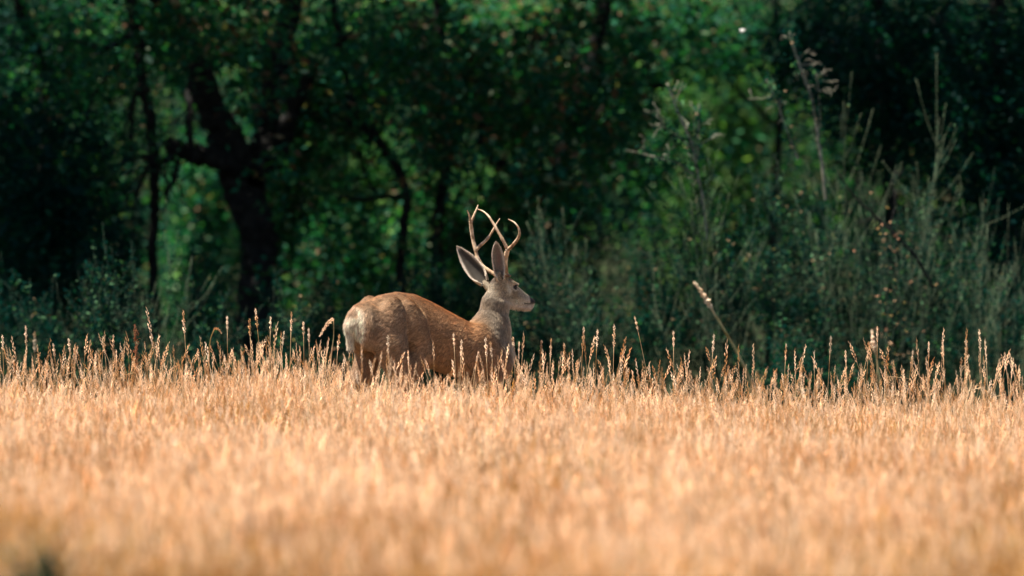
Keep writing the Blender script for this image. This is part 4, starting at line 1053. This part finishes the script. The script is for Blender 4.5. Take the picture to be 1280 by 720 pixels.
# ---- the single stalks that stand clear against the dark wood
# (tip px, tip py, Y, head length px, head width px, foot px, bend, tone, label)
STALKS = [
 (32, 407, 36.6, 24, 5, 34, .3, .9, 'tall upright straw stalk near the left frame edge'),
 (43, 415, 40.5, 25, 6, 44, .2, .62, 'dull brown blurred seed head right of the leftmost tall stalk'),
 (2, 419, 35.8, 20, 5, 6, .4, 1, 'pale stalk at the very left frame edge'),
 (40, 449, 35.2, 17, 2.5, 49, .5, 1.2, 'short fine bright stalk leaning left near the left frame edge'),
 (67, 429, 36.3, 17, 4.5, 76, .5, 1, 'small straw stalk leaning left under the dark left shrubs'),
 (86, 423, 36.5, 16, 5, 95, .5, .95, 'straw stalk with a stubby head leaning left below the grey-green shrub'),
 (129, 421, 35.9, 22, 5, 138, .6, 1, 'left one of two close stalks below the left shrub'),
 (142, 418, 36.3, 17, 4, 140, .3, 1, 'right one of two close stalks below the left shrub'),
 (145, 437, 35.4, 17, 2.5, 149, .3, 1.25, 'thin bright stalk beside the pair of close stalks'),
 (183, 384, 36.0, 48, 5, 205, .3, 1, 'very tall stalk with a long head leaning left, left of the oak trunk'),
 (229, 388, 36.1, 28, 5.5, 236, .4, 1, 'very tall upright stalk in front of the feathery shrub'),
 (284, 395, 36.9, 17, 4.5, 285, .2, .95, 'tall stalk with a short head left of the oak trunk'),
 (312, 398, 36.2, 22, 5, 317, .3, 1.05, 'tall stalk directly below the oak trunk'),
 (319, 386, 35.9, 24, 5, 330, .6, 1.1, 'tallest stalk below the oak trunk, leaning left'),
 (338, 396, 36.5, 16, 4, 336, .4, 1, 'tall stalk leaning right beside the oak trunk'),
 (355, 414, 36.8, 18, 3.5, 346, .8, .85, 'stalk with a curved head leaning right, right of the oak trunk'),
 (364, 390, 35.9, 24, 4, 361, .2, 1.1, 'straight lone stalk with a green stem midway between oak and deer'),
 (379, 402, 36.2, 17, 4.5, 381, .3, 1, 'stalk right of the straight green-stemmed one'),
 (386, 410, 36.6, 18, 4, 388, .2, .9, 'second stalk right of the straight green-stemmed one'),
 (424, 418, 36.0, 20, 5, 416, .6, 1.05, 'stalk just left of the tail of the deer'),
 (485, 419, 34.3, 24, 5, 487, .2, .75, 'brownish stalk in front of the haunch of the deer'),
 (510, 438, 34.9, 20, 3, 514, .4, 1.2, 'fine bright stalk in front of the hind leg of the deer'),
 (567, 417, 34.8, 15, 4, 572, .5, 1.05, 'left stalk of a pair in front of the belly of the deer'),
 (577, 425, 34.9, 20, 4.5, 573, .5, 1.05, 'right stalk of a pair in front of the belly of the deer'),
 (598, 439, 34.9, 15, 3, 586, .8, 1.05, 'stalk with head bent right in front of the shoulder of the deer'),
 (607, 422, 34.9, 24, 5, 612, .4, 1.1, 'stalk in front of the shoulder of the deer, below its neck'),
 (613, 427, 34.4, 20, 5, 622, .6, .8, 'dull stalk in front of the chest of the deer'),
 (637, 420, 36.4, 17, 4.5, 637, .2, 1, 'stalk against the chest line of the deer, straight'),
 (641, 421, 36.6, 18, 5, 647, .5, .9, 'blurred stalk just right of the chest of the deer'),
 (649, 427, 35.8, 22, 3.5, 646, .3, 1.15, 'slim bright stalk to the right of the chest of the deer'),
 (677, 425, 36.0, 17, 4.5, 671, .6, 1, 'stalk below the muzzle of the deer'),
 (689, 423, 36.1, 24, 3.5, 685, .4, 1.05, 'slim upright stalk right of the muzzle of the deer'),
 (705, 429, 36.2, 24, 4.5, 709, .3, 1.05, 'upright full-headed stalk right of the deer'),
 (730, 409, 36.0, 27, 4.5, 723, .4, 1, 'first of three tall slender stalks right of the deer'),
 (747, 412, 36.1, 22, 4.5, 742, .5, 1, 'second of three tall slender stalks right of the deer'),
 (768, 406, 35.9, 28, 5, 765, .3, 1.05, 'third of three tall slender stalks right of the deer'),
 (793, 395, 35.6, 18, 3.5, 822, .4, 1.1, 'long thin stalk leaning far left, between the tall three and the thick stalk'),
 (842, 414, 36.1, 20, 4, 843, .2, 1.05, 'upright stalk left of the thick leaning stalk'),
 (893, 418, 36.2, 22, 4.5, 884, .5, .95, 'reddish stalk left of the foot of the thick leaning stalk'),
 (983, 430, 36.0, 20, 4, 978, .5, 1.05, 'stalk with a ragged head right of the thick leaning stalk'),
 (1039, 420, 36.6, 22, 4.5, 1032, .4, .8, 'brown stalk leaning right, right of centre right'),
 (1057, 438, 35.8, 15, 3.5, 1061, .3, 1.1, 'small bright stalk right of the brown one'),
 (1086, 427, 36.2, 17, 4, 1081, .4, 1, 'stalk left of the pale spear-shaped head'),
 (1097, 408, 35.9, 20, 3.5, 1096, .2, 1.1, 'tall slim stalk behind the pale spear-shaped head'),
 (1142, 438, 36.1, 20, 4, 1131, .7, .9, 'golden stalk leaning right below the right-hand shrubs'),
 (1161, 427, 36.0, 22, 3.5, 1160, .2, 1.05, 'straight stalk between two leaning ones at right'),
 (1178, 423, 35.9, 22, 3.5, 1183, .5, 1.1, 'bright stalk tilting left at right of the picture'),
 (1207, 424, 36.6, 24, 5, 1216, .9, .8, 'arched dull stalk near the right frame edge'),
 (1224, 412, 36.2, 28, 4.5, 1230, .4, 1, 'tallest stalk near the right frame edge'),
 (1256, 440, 36.1, 20, 3.5, 1266, .5, 1, 'stalk leaning left close to the right frame edge'),
 (1269, 455, 35.9, 18, 3.5, 1284, .6, 1.1, 'last small stalk leaning left at the right frame edge'),
]
def stalk(row, group='single tall stalks standing above the grass'):
    tx, ty, Y, hl, hw, fx, bend, tone, label = row
    rng = np.random.default_rng(int(tx * 7 + ty))
    tip = at(tx, ty, Y); foot = at(fx, 520, Y); foot[2] = float(terrain(foot[0], Y))
    H = tip[2] - foot[2]; k = Y / PXR
    P = stem_curve(H, (tip[0] - foot[0], rng.normal(0, 0.02)), bend, 12)
    L = hl * k; arc = np.concatenate([[0], np.cumsum(np.linalg.norm(np.diff(P, axis=0), axis=1))]); cut = arc[-1] - L
    s = np.linspace(0, cut, 12); S = np.stack([np.interp(s, arc, P[:, i]) for i in range(3)], -1)
    t = empty('grass_stalk', foot); tag(t, label, 'grass stalk', group)
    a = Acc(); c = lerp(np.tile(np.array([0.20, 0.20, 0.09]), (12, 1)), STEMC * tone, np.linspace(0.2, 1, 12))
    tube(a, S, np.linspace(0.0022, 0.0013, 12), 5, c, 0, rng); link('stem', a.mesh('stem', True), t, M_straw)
    a = Acc(); n = 3 if hl > 14 else 2
    q = np.linspace(cut, arc[-1], n + 1); Hq = np.stack([np.interp(q, arc, P[:, i]) for i in range(3)], -1)
    for i in range(n):
        w = hw * k * 0.86 * (0.85, 1.0, 0.72)[i]
        add_head(a, Hq[i], Hq[i + 1] + (Hq[i + 1] - Hq[i]) * 0.06, w, 9, HEADC * tone, rng, None, 1.25)
    link('seed_head', a.mesh('seed_head'), t, M_straw)
    return t
for row in STALKS: stalk(row)

# the thick blurred stalk leaning left, beyond the crest of the field
def big_stalk(label, pts, head, width_px, Y, stem_px, tone, hcol=None, group=None, seed=1, name='grass_stalk'):
    rng = np.random.default_rng(seed); k = Y / PXR
    foot = at(pts[-1][0], pts[-1][1], Y); foot[2] = float(terrain(foot[0], Y))
    P = catmull([at(p[0], p[1], Y) - foot for p in pts[::-1]], 16); P[0] = (P[0][0], 0, 0)
    t = empty(name, foot); tag(t, label, 'grass stalk', group)
    a = Acc(); tube(a, P, np.linspace(stem_px * k * .5, stem_px * k * .35, 16), 7, lerp(np.tile(STEMC * tone, (16, 1)), (0.36, 0.34, 0.18), sstep(0.3, 0.6, np.linspace(0, 1, 16)) * (1 - sstep(0.85, 1, np.linspace(0, 1, 16)))), 0, rng)
    link('stem', a.mesh('stem', True), t, M_straw)
    a = Acc(); q = catmull([at(p[0], p[1], Y) - foot for p in head], 6)
    for i in range(5): add_head(a, q[i], q[i + 1] + (q[i + 1] - q[i]) * .2, width_px * k * (0.85, 1, .9, .7, .5)[i], 11, (HEADC if hcol is None else np.array(hcol)) * tone, rng, None, 1.3)
    link('seed_head', a.mesh('seed_head'), t, M_straw)
big_stalk('thick pale blurred stalk leaning left in front of the dark wood', [(886, 380), (905, 412), (922, 442), (938, 475), (952, 520), (962, 600)],
          [(890, 386), (880, 370), (868, 353)], 8, 41.0, 3.8, 0.95, seed=5)
big_stalk('pale blurred spear-shaped seed head standing before the scrub at right', [(1094, 440), (1098, 460), (1102, 500), (1106, 640)],
          [(1094, 440), (1092, 428), (1090, 413)], 8, 40.5, 2.6, 1.0, seed=6)
big_stalk('drooping plume-like stalk bending left beside the tail of the deer', [(417, 399), (417, 420), (414, 445), (410, 500)],
          [(417, 398), (409, 405), (400, 420)], 6, 35.0, 1.6, 1.0, seed=7)
big_stalk('hooked stalk whose head nods right, left of the oak trunk', [(268, 411), (263, 425), (261, 450), (259, 500)],
          [(267, 411), (272, 411), (277, 417)], 4, 35.3, 1.8, 1.05, seed=8)

# rust-brown dock seed stalk
def dock():
    rng = np.random.default_rng(4); Y = 36.3; foot = at(172, 520, Y); foot[2] = float(terrain(foot[0], Y))
    t = empty('dock_plant', foot); tag(t, 'rust-brown dock seed stalk among the pale grass at left', 'weed')
    P = catmull([np.zeros(3), at(170, 450, Y) - foot, at(168, 407, Y) - foot], 14)
    a = Acc(); tube(a, P, np.linspace(.003, .0015, 14), 5, (0.22, 0.09, 0.05), 0, rng); link('stem', a.mesh('stem', True), t, M_straw)
    a = Acc()
    for i in range(150):
        s = rng.random(); z = 407 + 60 * s; lump = 0.35 + 0.65 * abs(sin(s * 13)); c = at(168.5 + 3 * s + rng.normal(0, 2.3 * lump), z, Y) - foot + [0, rng.normal(0, .012), 0]
        add_head(a, c, c + rng.normal(0, .004, 3) + [0, 0, .008], .010, 2, np.array([0.36, 0.15, 0.07]), rng, None, 1.4)
    link('seed_head', a.mesh('seed_head'), t, M_straw)
dock()

# an added tuft of white blades standing in for a leaf highlight
def glint():
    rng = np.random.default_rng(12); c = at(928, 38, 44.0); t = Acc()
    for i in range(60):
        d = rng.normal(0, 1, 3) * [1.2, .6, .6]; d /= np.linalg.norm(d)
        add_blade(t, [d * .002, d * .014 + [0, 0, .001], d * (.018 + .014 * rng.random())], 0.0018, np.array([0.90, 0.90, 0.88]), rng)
    o = link('leaf_glint', t.mesh('leaf_glint'), None, M_straw); o.location = c
    tag(o, 'tiny white stand-in for a leaf highlight before the trees at upper right', 'seed fluff')
glint()
